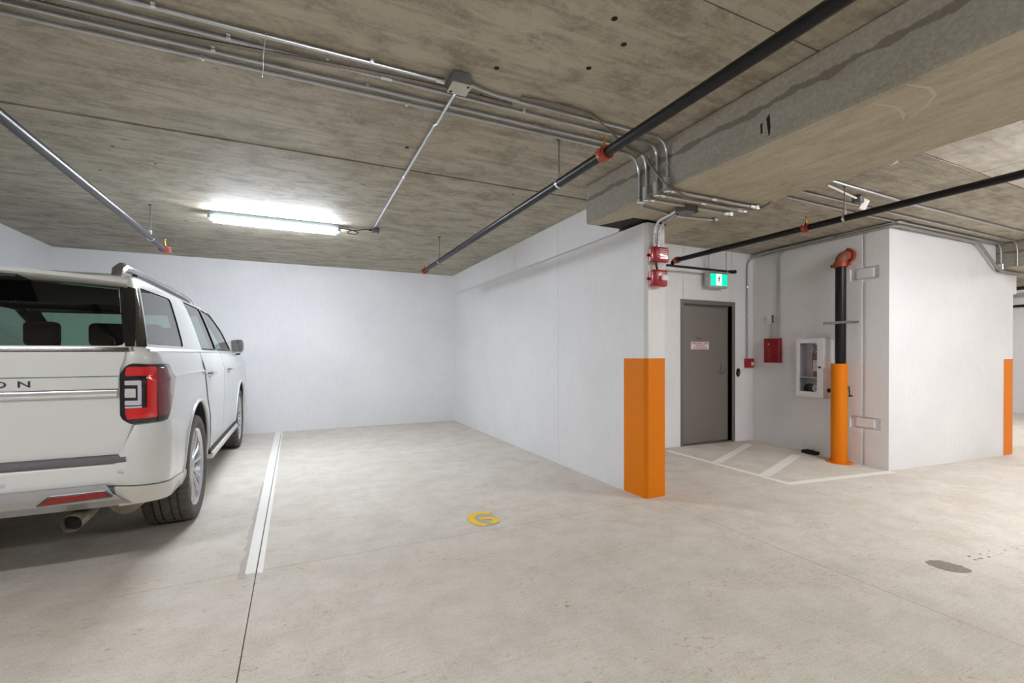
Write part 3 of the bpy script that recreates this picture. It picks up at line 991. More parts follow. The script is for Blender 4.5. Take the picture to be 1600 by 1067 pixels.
# door skins and shut lines (right and left)
for s in (1, -1):
    rdoor = patch(SY, [(4.60, 1.30), (5.76, 1.30), (5.76, .425), (5.0, .425), (4.93, .75), (4.74, .93)], .006, -.004, .01, 14, 12, side=s).build('rear_door', 'pearl_white_paint', CAR, angle=25)
    fdoor = patch(SY, [(5.772, 1.30), (6.98, 1.30), (6.98, .425), (5.772, .425)], .006, -.004, .01, 14, 12, side=s).build('front_door', 'pearl_white_paint', CAR, angle=25)
    patch(SY, [(4.585, 1.306), (6.992, 1.306), (6.992, .419), (4.99, .419), (4.915, .75), (4.725, .935)], .0015, -.003, .01, 20, 12, side=s).build('door_seal', 'car_black_trim', CAR)
    for d, y in ((rdoor, 4.86), (fdoor, 6.16)):
        a = SY(y, 1.118, .006, s)
        m = MB()
        m.tube([SY(y - .115, 1.118, .004, s), SY(y - .105, 1.119, .034, s), SY(y - .05, 1.12, .042, s), SY(y + .06, 1.12, .042, s), SY(y + .105, 1.119, .034, s), SY(y + .115, 1.118, .004, s)], .014, 8)
        m.build('door_handle', 'chrome', d)
        q = patch(SY, [(y - .07, 1.085), (y + .05, 1.085), (y + .05, 1.112), (y - .07, 1.112)], .0085, .004, .012, 6, 3, side=s); q.build('handle_recess', 'dark_chrome', d)
    # running board
    m = MB()
    X0 = CX + s * .88; X1 = CX + s * 1.005
    m.box(min(X0, X1), max(X0, X1), 4.98, 6.97, .335, .395)
    m.build('running_board', 'dusty_white_paint', CAR, bevel=.015, seg=2)
    m = MB(); m.box(min(CX + s * .90, CX + s * .99), max(CX + s * .90, CX + s * .99), 4.95, 7.0, .385, .42); m.build('rocker_trim', 'car_black_trim', CAR, smooth=False)
    # wheel arch lips
    for y in (AXR, AXF):
        m = MB(); pts = []
        hwq = 1.0
        path = []
        for i in range(25):
            t = rad(-12 + 204 * i / 24)
            zz = TR + .02 + .500 * sin(t); yy = y + .500 * cos(t)
            if zz < .36: continue
            path.append(Vector((CX + s * (lev(zz)[2] + .000), yy, zz)))
        m.tube(path, .014, 8)
        m.build('arch_lip', 'pearl_white_paint', CAR)
        # liner
        m = MB(); m.lathe([(.488, .02), (.488, .40), (.2, .41)], (CX + s * .975, y, TR + .02), (-s, 0, 0), 40)
        vv = m.v; keep = [f for f in m.f if all(vv[i][2] > TR - .06 for i in f)]
        m.f = keep
        m.build('wheel_liner', 'car_black_trim', CAR)
    # mirror
    y = 7.12
    mb = MB()
    cxm = CX + s * .975
    prof = []
    mb.add([], [])
    vsm = []
    # rounded housing, superellipse cross sections along Y
    for (yy, k) in ((y, .90), (y + .02, 1.0), (y + .07, .98), (y + .12, .8), (y + .15, .45)):
        for j in range(20):
            t = 2 * pi * j / 20
            cxx = abs(cos(t)) ** .6 * (1 if cos(t) > 0 else -1); szz = abs(sin(t)) ** .6 * (1 if sin(t) > 0 else -1)
            vsm.append((cxm + .096 * k * cxx, yy, 1.392 + .098 * k * szz + (.012 * cxx * s)))
    mb.add(vsm, [(i * 20 + j, i * 20 + (j + 1) % 20, (i + 1) * 20 + (j + 1) % 20, (i + 1) * 20 + j) for i in range(4) for j in range(20)] + [tuple(range(20))[::-1], tuple(range(80, 100))])
    mir = mb.build('door_mirror', 'chrome', CAR, angle=50)
    MB().box(min(CX + s * .90, CX + s * 1.02), max(CX + s * .90, CX + s * 1.02), y + .02, y + .10, 1.285, 1.325).build('mirror_arm', 'car_black_trim', mir, bevel=.012, seg=2)
    g = MB(); g.add([(cxm + .07 * a, y - .002, 1.395 + .07 * b) for a, b in ((-1, -.9), (1, -.9), (1, .9), (-1, .9))], [(0, 1, 2, 3)]); g.build('mirror_glass', 'chrome', mir, smooth=False)
# tank badge lines on the gate side / underside
MB().box(CX - .80, CX + .80, 3.95, 8.2, .36, .46).build('underbody', 'car_black_trim', CAR, smooth=False)
m = MB(); m.tube(bend([(CX + .60, 3.23, .378), (CX + .60, 3.50, .392), (CX + .50, 4.0, .42)], .1), .045, 18, False); m.build('exhaust_tip', 'exhaust_metal', CAR)
m = MB(); m.cyl((CX + .60, 3.27, .3802), (CX + .60, 3.28, .381), .041, 18); m.build('exhaust_bore', 'hole_dark', CAR)
m = MB(); m.lathe([(.03, 0), (.09, .03), (.095, .25), (.08, .4), (.03, .42)], (CX + .74, 3.55, .395), (0, 1, 0), 18); m.build('muffler', 'exhaust_metal', CAR)
MB().cyl((CX - .8, AXR, .40), (CX + .8, AXR, .40), .05, 12).build('rear_axle', 'car_black_trim', CAR)
# wheels
def tyre_mesh():
    m = MB()
    NT_ = 168
    prof = [(.295, -.118, 0), (.305, -.130, 0), (.345, -.146, 0), (.375, -.145, 0), (.393, -.137, 1), (.4005, -.120, 1), (.4025, -.100, 1), (.4035, -.082, 1), (.388, -.081, 0), (.388, -.070, 0), (.404, -.069, 2), (.405, -.037, 2), (.388, -.036, 0), (.388, -.025, 0), (.405, -.024, 2), (.405, .024, 2), (.388, .025, 0), (.388, .036, 0), (.405, .037, 2), (.404, .069, 2), (.388, .070, 0), (.388, .081, 0), (.4035, .082, 1), (.4025, .100, 1), (.4005, .120, 1), (.393, .137, 1), (.375, .145, 0), (.345, .146, 0), (.305, .130, 0), (.295, .118, 0)]
    k = len(prof); vs = []
    for j in range(NT_):
        for (r, x, g) in prof:
            sh = 0
            ph = j % 4
            if g == 1 and ph == 0: r = r - .010
            if g == 2 and (j + 2) % 4 == 0: r = r - .008
            a = 2 * pi * (j + (0.35 * (ph == 0))) / NT_ 
            tw = .06 * (abs(x) / .12) if g else 0
            a += tw * .3
            vs.append((x, r * cos(a), r * sin(a)))
    fs = []
    for j in range(NT_):
        j2 = (j + 1) % NT_
        for i in range(k - 1):
            fs.append((j * k + i, j * k + i + 1, j2 * k + i + 1, j2 * k + i))
    return m.add(vs, fs)
def make_wheel(x, y, s):
    c = Vector((x, y, TR))
    t = tyre_mesh(); t.v = [(c.x + v[0] * s, c.y + v[1], c.z + v[2]) for v in t.v]
    w = t.build('wheel', 'tyre_rubber', CAR, angle=30)
    b = MB().lathe([(.290, -.11), (.298, .112), (.304, .124), (.298, .132), (.288, .126), (.276, .112), (.268, .02), (.26, -.08)], c, (s, 0, 0), 56)
    b.build('rim', 'wheel_silver', w)
    MB().lathe([(.262, -.085), (.262, -.06), (.255, -.06), (.05, -.05), (.0001, -.05)], c, (s, 0, 0), 40).build('brake_disc', 'wheel_barrel', w)
    ux = Vector((s, 0, 0))
    for i in range(12):
        a = 2 * pi * (i // 2) / 6 + (.165 if i % 2 else -.165) + .3
        d = Vector((0, cos(a), sin(a))); q = Vector((0, -sin(a), cos(a)))
        # twin spokes lean apart towards the rim
        lean = (1 if i % 2 else -1) * .012
        mm = MB(); vv = []
        for (r, h, wd, th) in ((.045, .085, .016, .03), (.12, .098, .013, .03), (.20, .108, .013, .028), (.262, .112, .017, .024), (.286, .110, .021, .02)):
            o = c + d * r + q * (lean * (r / .28) * 1.4) + ux * h
            vv += [o + q * wd, o + q * wd * .45 + ux * .010, o - q * wd * .45 + ux * .010, o - q * wd, o - q * wd * .8 - ux * th, o + q * wd * .8 - ux * th]
        mm.add(vv, [(k * 6 + j, k * 6 + (j + 1) % 6, (k + 1) * 6 + (j + 1) % 6, (k + 1) * 6 + j) for k in range(4) for j in range(6)] + [tuple(range(6)), tuple(range(24, 30))[::-1]])
        mm.build('spoke', 'wheel_silver', w, angle=50)
    MB().lathe([(.07, .05), (.07, .095), (.055, .105), (.05, .104), (.042, .110), (.0001, .112)], c, (s, 0, 0), 30).build('centre_cap', 'satin_silver', w)
for y in (AXR, AXF):
    for s in (1, -1):
        make_wheel(CX + s * .845, y, s)
# cabin
def rbox(x0, x1, y0, y1, z0, z1, nm, mat='seat_dark', bv=.04):
    return MB().box(x0, x1, y0, y1, z0, z1).build(nm, mat, CAR, bevel=bv, seg=3)
for dx in (-.42, .42):
    rbox(CX + dx - .30, CX + dx + .30, 4.02, 4.16, .75, 1.33, 'third_row_seat')
    rbox(CX + dx - .28, CX + dx + .28, 5.05, 5.2, .75, 1.36, 'second_row_seat')
    rbox(CX + dx - .27, CX + dx + .27, 6.1, 6.26, .75, 1.36, 'front_seat')
for dx, y, w, z in ((.19, 4.0, .085, 1.505), (-.30, 4.0, .085, 1.49), (.63, 4.0, .20, 1.50), (-.66, 5.05, .1, 1.46), (.44, 5.05, .1, 1.54), (-.60, 6.1, .09, 1.58), (.42, 6.1, .12, 1.58)):
    rbox(CX + dx - w, CX + dx + w, y, y + .10, 1.345, z, 'headrest', bv=.03)
rbox(CX - .8, CX + .8, 6.95, 7.3, 1.0, 1.30, 'dashboard')
m = MB(); tc = Vector((CX - .40, 6.78, 1.22))
ring = [tc + Vector((.18 * cos(2 * pi * i / 24), .06 * sin(2 * pi * i / 24) , .17 * sin(2 * pi * i / 24))) for i in range(25)]
m.tube(ring, .014, 8, False); m.build('steering_wheel', 'cabin_dark', CAR)

# ================================================================= FLOOR PAINT
def paint(poly, name, mat, label, cat, dz=.0015, group=None, parent=None):
    m = MB()
    n = len(poly)
    top = [(x, y, fz(x, y) + dz) for x, y in poly]
    bot = [(x, y, fz(x, y) + .0002) for x, y in poly]
    m.add(top + bot, [tuple(range(n))] + [(i, n + i, n + (i + 1) % n, (i + 1) % n) for i in range(n)])
    o = m.build(name, mat, parent, smooth=False)
    if parent is None: tag(o, label, cat, group)
    return o
sl = thing('stall_line', 'long worn white line between the car and the empty bay', 'floor marking', (-.25, 3.09, 0))
paint([(-.220, 3.085), (-.220, 8.6), (-.302, 8.6), (-.296, 6), (-.285, 4.5), (-.273, 3.09)], 'paint_strip', 'worn_white_line_paint', '', '', parent=sl)
paint([(-.210, 3.082), (-.180, 3.068), (-.184, 4.5), (-.190, 6), (-.194, 8.6), (-.210, 8.6)], 'paint_strip', 'worn_white_line_paint', '', '', parent=sl)
# grime edge beside the line
gh = []
rr = random.Random(3)
for i in range(34):
    y = 3.03 + 2.2 * i / 33
    gh.append((-.280 - .008 * i / 33 - (.012 + .035 * rr.random() * (1 - i / 40)) , y))
paint([(-.262, 3.03)] + gh + [(-.284, 5.25)], 'grime_edge', 'dusty_halo_grey', '', '', dz=.0008, parent=sl)
def quad(p, q, w0, w1=None):
    p = Vector(p); q = Vector(q); t = (q - p).normalized(); nn = Vector((-t.y, t.x)); w1 = w1 or w0
    return [tuple(p + nn * w0 / 2), tuple(p - nn * w0 / 2), tuple(q - nn * w1 / 2), tuple(q + nn * w1 / 2)]
def subdiv(poly, k=4):
    a, b, c, d = [Vector(p) for p in poly]
    return [tuple(b + (c - b) * i / k) for i in range(k + 1)] + [tuple(d + (a - d) * i / k) for i in range(k + 1)]
paint(subdiv(quad((4.55, 3.0), (4.55, 4.74), .085)), 'hatch_line', 'worn_white_line_paint', 'white border line of the hatched area running back to the door wall', 'floor marking', group='white hatching on the lobby floor', dz=.0015)
paint(subdiv(quad((4.595, 3.04), (6.30, 2.965), .085)), 'hatch_line', 'worn_white_line_paint', 'white border line across the front of the hatched area towards the white block', 'floor marking', group='white hatching on the lobby floor', dz=.0016)
paint(subdiv(quad((4.605, 3.985), (6.07, 4.66), .10)), 'hatch_line', 'worn_white_line_paint', 'white diagonal hatch stripe pointing towards the right side of the door', 'floor marking', group='white hatching on the lobby floor', dz=.0017)
paint(subdiv(quad((4.61, 3.355), (6.04, 3.93), .11)), 'hatch_line', 'worn_white_line_paint', 'white diagonal hatch stripe pointing at the extinguisher cabinet', 'floor marking', group='white hatching on the lobby floor', dz=.0018)
# stencilled number
six = thing('stall_number', 'yellow stencilled number 6 on the floor at the mouth of the empty bay', 'floor marking', (1.31, 3.32, 0))
def stroke(pts, w, nm):
    n = len(pts); P = [Vector(p) for p in pts]
    L_, R_2 = [], []
    for i, p in enumerate(P):
        t = (P[min(i + 1, n - 1)] - P[max(i - 1, 0)]).normalized(); nn = Vector((-t.y, t.x))
        L_.append(tuple(p + nn * w / 2)); R_2.append(tuple(p - nn * w / 2))
    m = MB(); top = [(x, y, .003) for x, y in L_] + [(x, y, .003) for x, y in R_2]
    m.add(top, [(i, i + 1, n + i + 1, n + i) for i in range(n - 1)])
    m.build(nm, 'yellow_paint', six, smooth=False)
def smooth_pts(p, k=5):
    P = [Vector(q) for q in p]; out = []
    for i in range(len(P) - 1):
        p0 = P[max(i - 1, 0)]; p1 = P[i]; p2 = P[i + 1]; p3 = P[min(i + 2, len(P) - 1)]
        for j in range(k):
            t = j / k
            out.append(.5 * ((2 * p1) + (p2 - p0) * t + (2 * p0 - 5 * p1 + 4 * p2 - p3) * t * t + (3 * p1 - p0 - 3 * p2 + p3) * t ** 3))
    out.append(P[-1]); return out
stroke(smooth_pts([(1.412, 3.425), (1.37, 3.455), (1.30, 3.452), (1.242, 3.405), (1.226, 3.33), (1.238, 3.258), (1.275, 3.217), (1.300, 3.207)]), .054, 'stroke')
stroke(smooth_pts([(1.338, 3.212), (1.380, 3.232), (1.398, 3.275), (1.376, 3.318), (1.33, 3.334), (1.283, 3.335)]), .050, 'stroke')
halo = smooth_pts([(1.435, 3.44), (1.37, 3.488), (1.29, 3.488), (1.215, 3.42), (1.193, 3.33), (1.208, 3.24), (1.265, 3.178), (1.35, 3.175), (1.412, 3.22), (1.43, 3.29), (1.42, 3.36)], 3)
paint([tuple(p) for p in halo], 'overspray', 'dusty_halo_grey', '', '', dz=.0012, parent=six)
# damp patch and its splashes
st = thing('damp_stain', 'dark damp stain on the pale aisle floor at the right', 'stain', (3.6, 1.39, fz(3.6, 1.39)))
pp = []
rr = random.Random(11)
for i in range(60):
    t = 2 * pi * i / 60
    r = 1 + .05 * sin(3 * t + 1) + (.22 * rr.random() if cos(t + .9) < -.1 or sin(t) > .75 else .03 * rr.random())
    # long axis along the view, blob about 24 x 17 cm
    a = .085 * r * cos(t); b = .088 * r * sin(t)
    pp.append((3.585 + a * .62 + b * .75, 1.395 - a * .95 + b * .45))
paint(pp, 'blot', 'damp_stain', '', '', dz=.0012, parent=st)
for i in range(22):
    f = rr.random() ** .7
    x = 3.79 + .75 * f + rr.uniform(-.02, .02); y = 1.40 - .03 * f + rr.uniform(-.03, .03)
    s_ = rr.uniform(.003, .010) * (1.3 - f)
    paint([(x + s_ * 1.6 * cos(2 * pi * k / 7), y + s_ * sin(2 * pi * k / 7)) for k in range(7)], 'splash', 'damp_stain', '', '', dz=.0012, parent=st)

# ================================================================= CEILING SERVICES
def conduit(path, r, label, mat='galvanised', r_bend=.13, group=None, name='conduit', cat='conduit', n=10):
    t = thing(name, label, cat, tuple(Vector(path[0])), group)
    MB().tube(bend(path, r_bend), r, n).build('pipe_run', mat, t)
    return t
def collar(t, p, d, r, L=.04, mat='zinc_bright', nm='coupling'):
    d = Vector(d).normalized(); p = Vector(p)
    MB().lathe([(r * 1.0, -L / 2), (r * 1.35, -L / 2), (r * 1.35, L / 2), (r * 1.0, L / 2)], p, d, 12).build(nm, mat, t)
def strap(t, x, y, r):
    m = MB(); z = CZ - r
    pth = [(x, y - r * 2.4, CZ - .002), (x, y - r * 1.2, CZ - .004)] + [(x, y + r * 1.18 * sin(a), CZ - r - r * 1.18 * cos(a)) for a in (-1.2, -.6, 0, .6, 1.2)] + [(x, y + r * 1.2, CZ - .004), (x, y + r * 2.4, CZ - .002)]
    vs = [(px + dx, py, pz) for px, py, pz in pth for dx in (-.009, .009)]
    m.add(vs, [(2 * i, 2 * i + 1, 2 * i + 3, 2 * i + 2) for i in range(len(pth) - 1)])
    m.build('strap', 'zinc_bright', t)
R0 = .0098
zc = CZ - R0 - .003
BX = 2.405 - R0 - .002
# four runs that dive down the face of the beam
c = conduit([(-2.9, 2.50, zc), (.76, 2.49, zc)], R0, 'galvanised conduit along the ceiling ending at the big junction box')
for x in (-.55, .37): strap(c, x, 2.492, R0)
collar(c, (.735, 2.49, zc), (1, 0, 0), R0, .05)
c = conduit([(-2.9, 2.585, zc), (2.2, 2.592, zc), (BX, 2.592, zc), (BX, 2.592, 2.50)], R0, 'galvanised conduit bending down the beam, third from the bay side', r_bend=.2)
for x in (-.28, .16, 1.3): strap(c, x, 2.588, R0)
collar(c, (.46, 2.587, zc), (1, 0, 0), R0, .06)
c = conduit([(-2.9, 2.735, zc), (1.5, 2.715, zc), (BX, 2.705, zc), (BX, 2.705, 2.50)], R0, 'galvanised conduit bending down the beam, second counted from the bay side', r_bend=.2)
for x in (-.36, .38, 1.45): strap(c, x, 2.722, R0)
c = conduit([(-2.9, 2.83, zc), (1.0, 2.79, zc), (BX, 2.785, zc), (BX, 2.785, 2.475)], R0, 'galvanised conduit bending down the beam, nearest the bay of the four', r_bend=.2)
for x in (-.42, .62): strap(c, x, 2.815, R0)
MB().box(BX - .016, BX + .05, 2.785 - .016, 2.785 + .016, 2.435, 2.475).build('pull_elbow', 'zinc_bright', c, smooth=False, bevel=.006)
c = conduit([(.87, 2.445, zc), (1.05, 2.49, zc), (2.15, 2.492, zc), (BX, 2.492, zc), (BX, 2.492, 2.50)], R0, 'galvanised conduit from the big junction box bending down the beam', r_bend=.2)
strap(c, 1.75, 2.492, R0); collar(c, (BX, 2.492, 2.62), (0, 0, 1), R0, .02)
# pull fittings at the beam edge and runs under the soffit
for (y, lab, xe) in ((2.492, 'first', 3.31), (2.592, 'second', 3.29), (2.705, 'third', 3.27)):
    t = thing('conduit', 'conduit under the beam with pull fitting at its edge, %s from the aisle side' % lab, 'conduit', (BX, y, 2.45))
    MB().box(BX - .020, BX + .016, y - .019, y + .019, 2.425, 2.535).build('pull_fitting', 'zinc_bright', t, smooth=False, bevel=.005)
    MB().box(BX - .024, BX - .020, y - .017, y + .017, 2.43, 2.53).build('fitting_cover', 'galvanised', t, smooth=False)
    MB().tube([(BX + .01, y, 2.443), (xe, y, 2.443)], .0115, 10).build('pipe_run', 'galvanised', t)
    collar(t, (BX + .05, y, 2.443), (1, 0, 0), .0115, .04)
    collar(t, (2.85, y, 2.443), (1, 0, 0), .0115, .05)
    collar(t, (xe - .04, y, 2.443), (1, 0, 0), .0125, .05)
    MB().box(xe - .01, xe + .035, y - .018, y + .018, 2.425, 2.475).build('end_fitting', 'zinc_bright', t, smooth=False, bevel=.005)
# flexible armoured cable with ridges
def flex(path, r, label, pitch=.011):
    pts = [Vector(p) for p in smooth3(path)]
    out = []
    for a, b in zip(pts, pts[1:]):
        k = max(1, int((b - a).length / pitch)); out += [a + (b - a) * i / k for i in range(k)]
    out.append(pts[-1])
    t = thing('armoured_cable', label, 'cable', tuple(pts[0]))
    MB().tube(out, r, 7, True, lambda i, q: q * (1.0 if i % 2 else .78)).build('cable_run', 'armoured_cable', t)
    return t
def smooth3(P, k=6):
    P = [Vector(p) for p in P]; out = []
    for i in range(len(P) - 1):
        p0 = P[max(i - 1, 0)]; p1 = P[i]; p2 = P[i + 1]; p3 = P[min(i + 2, len(P) - 1)]
        for j in range(k):
            t = j / k
            out.append(.5 * ((2 * p1) + (p2 - p0) * t + (2 * p0 - 5 * p1 + 4 * p2 - p3) * t * t + (3 * p1 - p0 - 3 * p2 + p3) * t ** 3))
    out.append(P[-1]); return out
flex([(-2.9, 2.66, zc), (-1.04, 2.66, zc - .004), (-.43, 2.645, zc - .004), (.1, 2.56, zc - .022), (.44, 2.545, zc - .012), (.8, 2.535, zc - .004), (1.2, 2.54, zc - .004)], .0115, 'ribbed armoured cable lying between the conduits on the ceiling')
flex([(1.22, 2.45, zc), (1.7, 2.44, zc), (2.15, 2.66, zc - .02), (2.37, 2.70, 2.76), (2.378, 2.62, 2.64), (2.375, 2.47, 2.46), (2.45, 2.45, 2.425), (2.62, 2.515, 2.42), (2.80, 2.53, 2.425), (3.14, 2.532, 2.425), (3.32, 2.50, 2.43), (3.40, 2.40, 2.50), (3.43, 2.36, 2.79)], .010, 'thin armoured cable crossing diagonally over the beam corner')
c = conduit([(BX + .04, 2.79, 2.445), (2.47, 2.86, 2.443), (2.70, 2.905, 2.443), (2.95, 2.93, 2.443), (3.30, 2.885, 2.443)], .010, 'pale bent conduit under the beam running from its outer corner', r_bend=.1)
MB().box(3.29, 3.33, 2.865, 2.905, 2.43, 2.46).build('end_fitting', 'box_grey', c, smooth=False)
# tie wire hanging from the conduits
tag(MB().tube(smooth3([(-.115, 2.47, CZ - .01), (-.125, 2.52, CZ - .045), (-.135, 2.60, CZ - .06), (-.14, 2.70, CZ - .05), (-.15, 2.80, CZ - .045), (-.15, 2.84, CZ - .01)]), .0022, 6).build('tie_wire', 'zinc_bright'), 'thin loose tie wire looped across the ceiling conduits', 'wire')
ribbon([(4.33, 2.01, 0), (4.36, 2.03, 0), (4.385, 2.055, 0), (4.40, 2.09, 0)], [.004, .012, .014, .003], CZ - .0015, 'paint_smear', 'plastic_white', ceil)
# junction boxes
def jbox(cx_, cy, z1, sx, sy, sz, label, lid='box_lid_dusty', rot=0):
    t = thing('junction_box', label, 'electrical box', (cx_, cy, z1))
    m = MB().box(cx_ - sx / 2, cx_ + sx / 2, cy - sy / 2, cy + sy / 2, z1 - sz, z1); m.build('box_body', 'box_grey', t, smooth=False, bevel=.004)
    MB().box(cx_ - sx / 2 - .003, cx_ + sx / 2 + .003, cy - sy / 2 - .003, cy + sy / 2 + .003, z1 - sz - .004, z1 - sz).build('lid', lid, t, smooth=False)
    for a, b in ((-1, 1), (1, -1)):
        MB().lathe([(.007, 0), (.007, .004), (.003, .006)], (cx_ + a * (sx / 2 - .015), cy + b * (sy / 2 - .015), z1 - sz - .003), (0, 0, -1), 10).build('screw', 'hole_dark', t)
    return t
jbox(.828, 2.43, CZ, .105, .105, .065, 'square steel junction box with dusty lid on the ceiling where the conduits meet')
jbox(.885, 5.745, CZ, .085, .06, .05, 'small grey junction box on the ceiling beside the glowing lamp', 'box_grey')
jbox(2.84, 2.745, 2.458, .13, .12, .05, 'dark grey junction box under the beam above the red alarms', 'box_grey')
c = conduit([(.835, 2.48, CZ - .05), (.838, 2.56, zc - .02), (.842, 2.92, zc - .02), (.842, 2.97, zc), (.862, 5.72, zc)], R0, 'straight pale conduit from the big junction box back to the lamp', 'zinc_bright', r_bend=.03)
collar(c, (.851, 3.95, zc), (0, 1, 0), R0, .03)
# lamp cord
t = thing('lamp_cord', 'black looped cord between the lamp and the small junction box', 'cord', (.86, 5.74, CZ - .03))
pts = smooth3([(.845, 5.745, CZ - .03), (.77, 5.76, CZ - .025), (.70, 5.82, CZ - .03), (.61, 5.86, CZ - .035), (.585, 5.91, CZ - .05), (.66, 5.93, CZ - .055), (.70, 5.87, CZ - .045), (.62, 5.83, CZ - .035), (.55, 5.83, CZ - .03), (.47, 5.82, CZ - .035)])
MB().tube(pts, .0055, 8).build('cord_run', 'black_rubber', t)
collar(t, (.83, 5.745, CZ - .03), (1, 0, 0), .009, .04, 'black_rubber', 'gland')
# sprinkler pipes
def sprinkler(name, path, r, mat, label, couplings=(), rods=(), heads=()):
    t = thing(name, label, 'pipe', tuple(path[0]))
    MB().tube([Vector(p) for p in path], r, 20).build('pipe_run', mat, t)
    d = (Vector(path[-1]) - Vector(path[0])).normalized()
    for p in couplings:
        p = Vector(p)
        q = MB().lathe([(r * 1.0, -.032), (r * 1.38, -.032), (r * 1.45, -.012), (r * 1.45, .012), (r * 1.38, .032), (r * 1.0, .032)], p, d, 24).build('coupling', 'coupling_red', t)
        sd = d.cross(UZ).normalized()
        for k in (-1, 1):
            MB().box(*sorted((p.x + sd.x * k * r * 1.35 - .02, p.x + sd.x * k * r * 1.35 + .02)), *sorted((p.y - .018, p.y + .018)), p.z - .012, p.z + .012).build('bolt_lug', 'coupling_red', q, smooth=False, bevel=.004)
            c0 = p + sd * (k * r * 1.6); MB().cyl(c0 - UZ * .028, c0 + UZ * .028, .006, 8).build('bolt', 'zinc_bright', q)
    for p in rods:
        p = Vector(p)
        rod = MB().cyl((p.x, p.y, p.z + r + .012), (p.x, p.y, CZ), .005, 8).build('hanger_rod', 'box_grey', t)
        MB().lathe([(r * 1.02, -.011), (r * 1.10, -.011), (r * 1.10, .011), (r * 1.02, .011)], p, d, 24).build('hanger_ring', 'zinc_bright', rod)
        MB().box(p.x - .012, p.x + .012, p.y - .012, p.y + .012, p.z + r, p.z + r + .045).build('hanger_nut', 'zinc_bright', rod, smooth=False, bevel=.003)
        MB().lathe([(.016, 0), (.016, .012)], (p.x, p.y, CZ - .012), (0, 0, 1), 10).build('ceiling_anchor', 'box_grey', rod)
    for p in heads:
        p = Vector(p)
        h_ = MB().lathe([(.014, r * .8), (.014, r + .02), (.009, r + .022), (.009, r + .05), (.006, r + .052)], p, (0, 0, 1), 10).build('sprinkler_head', 'brass', t)
        MB().lathe([(.003, r + .05), (.003, r + .075), (.018, r + .076), (.018, r + .079)], p, (0, 0, 1), 12).build('deflector', 'brass', h_)
    return t
PZ = 2.496
sprinkler('sprinkler_pipe', [(1.706, -6.9, PZ), (1.706, 6.62, PZ)], .030, 'black_pipe', 'long black sprinkler pipe crossing the ceiling above the empty bay',
          couplings=[(1.706, 2.30, PZ), (1.706, 6.60, PZ)], rods=[(1.706, 2.83, PZ), (1.706, 5.83, PZ), (1.706, -1.2, PZ)], heads=[(1.706, 2.30, PZ), (1.706, 6.60, PZ)])
sprinkler('sprinkler_pipe', [(-1.322, -6.9, 2.478), (-1.322, 6.40, 2.478)], .030, 'grey_pipe', 'grey sprinkler pipe on the left running above the car',
          couplings=[(-1.322, 6.38, 2.478)], rods=[(-1.322, 5.80, 2.478), (-1.322, 1.5, 2.478)], heads=[(-1.322, 6.38, 2.478)])
sp = sprinkler('sprinkler_pipe', [(4.548, -6.9, 2.514), (4.548, 4.60, 2.514)], .030, 'black_pipe', 'black sprinkler pipe on the right leading to the lobby wall',
          couplings=[(4.548, 2.87, 2.514), (4.548, 4.56, 2.514)], rods=[(4.548, 2.52, 2.514), (4.548, -1.0, 2.514)], heads=[(4.548, 2.87, 2.514)])
MB().tube(bend([(4.548, 4.58, 2.514), (4.548, 4.64, 2.514), (4.548, 4.64, 2.45)], .04), .024, 14).build('elbow', 'black_pipe', sp)
t = thing('sprinkler_branch', 'thin black branch pipe ending above the green exit sign', 'pipe', (4.5, 4.64, 2.455))
MB().tube([(4.45, 4.64, 2.452), (5.70, 4.64, 2.452)], .0165, 14).build('pipe_run', 'black_pipe', t)
MB().lathe([(.017, -.05), (.024, -.045), (.026, .0), (.024, .045), (.012, .06)], (5.68, 4.64, 2.452), (1, 0, 0), 16).build('end_fitting', 'black_pipe', t)
MB().lathe([(.018, 0), (.026, .02), (.026, .05), (.012, .055)], (5.70, 4.65, 2.452), (0, -1, 0), 14).build('end_fitting', 'black_pipe', t)
rod = MB().cyl((5.56, 4.64, 2.47), (5.56, 4.64, CZ), .004, 8).build('hanger_rod', 'box_grey', t)
MB().lathe([(.0175, -.006), (.021, -.006), (.021, .006), (.0175, .006)], (5.56, 4.64, 2.452), (1, 0, 0), 16).build('hanger_ring', 'zinc_bright', rod)
# conduits on the right-hand ceiling
BX2 = 8.93 - R0
c = conduit([(3.38, 2.90, zc), (5.5, 2.935, zc), (BX2, 2.915, zc), (BX2, 2.915, 2.49)], R0, 'conduit over the stair core dropping on the far beam, left of two', r_bend=.2)
MB().box(BX2 - .03, BX2 + .01, 2.885, 2.945, 2.44, 2.52).build('pull_fitting', 'zinc_bright', c, smooth=False, bevel=.005)
c = conduit([(3.38, 2.74, zc), (5.4, 2.77, zc), (BX2, 2.755, zc), (BX2, 2.755, 2.47)], R0, 'conduit over the stair core dropping on the far beam, right of two', r_bend=.2)
c = conduit([(3.38, 2.45, zc), (4.3, 2.478, zc), (5.8, 2.52, zc), (8.92, 2.50, zc)], .0115, 'pale conduit on the right ceiling passing behind the sprinkler hanger')
c = conduit([(6.40, 4.83, CZ - .05), (6.32, 4.40, CZ - .05), (6.265, 2.94, CZ - .05), (8.30, 2.93, CZ - .05), (8.86, 2.92, 2.43), (9.9, 2.92, 2.43)], .018, 'thick grey conduit following the top of the stair core round its corner', 'grey_conduit', r_bend=.12)
c = conduit([(6.385, 4.86, CZ - .02), (6.275, 3.0, CZ - .02), (6.25, 2.88, CZ - .02), (6.40, 2.90, CZ - .02), (8.9, 2.88, CZ - .02)], .013, 'thin grey conduit hugging the ceiling above the stair core corner', r_bend=.08)
c = conduit([(6.283, DY - .016, 1.20), (6.283, DY - .016, 2.70), (6.30, 4.60, CZ - .035), (6.27, 3.6, CZ - .03)], .0125, 'conduit rising from the small red pull station to the ceiling', r_bend=.10)
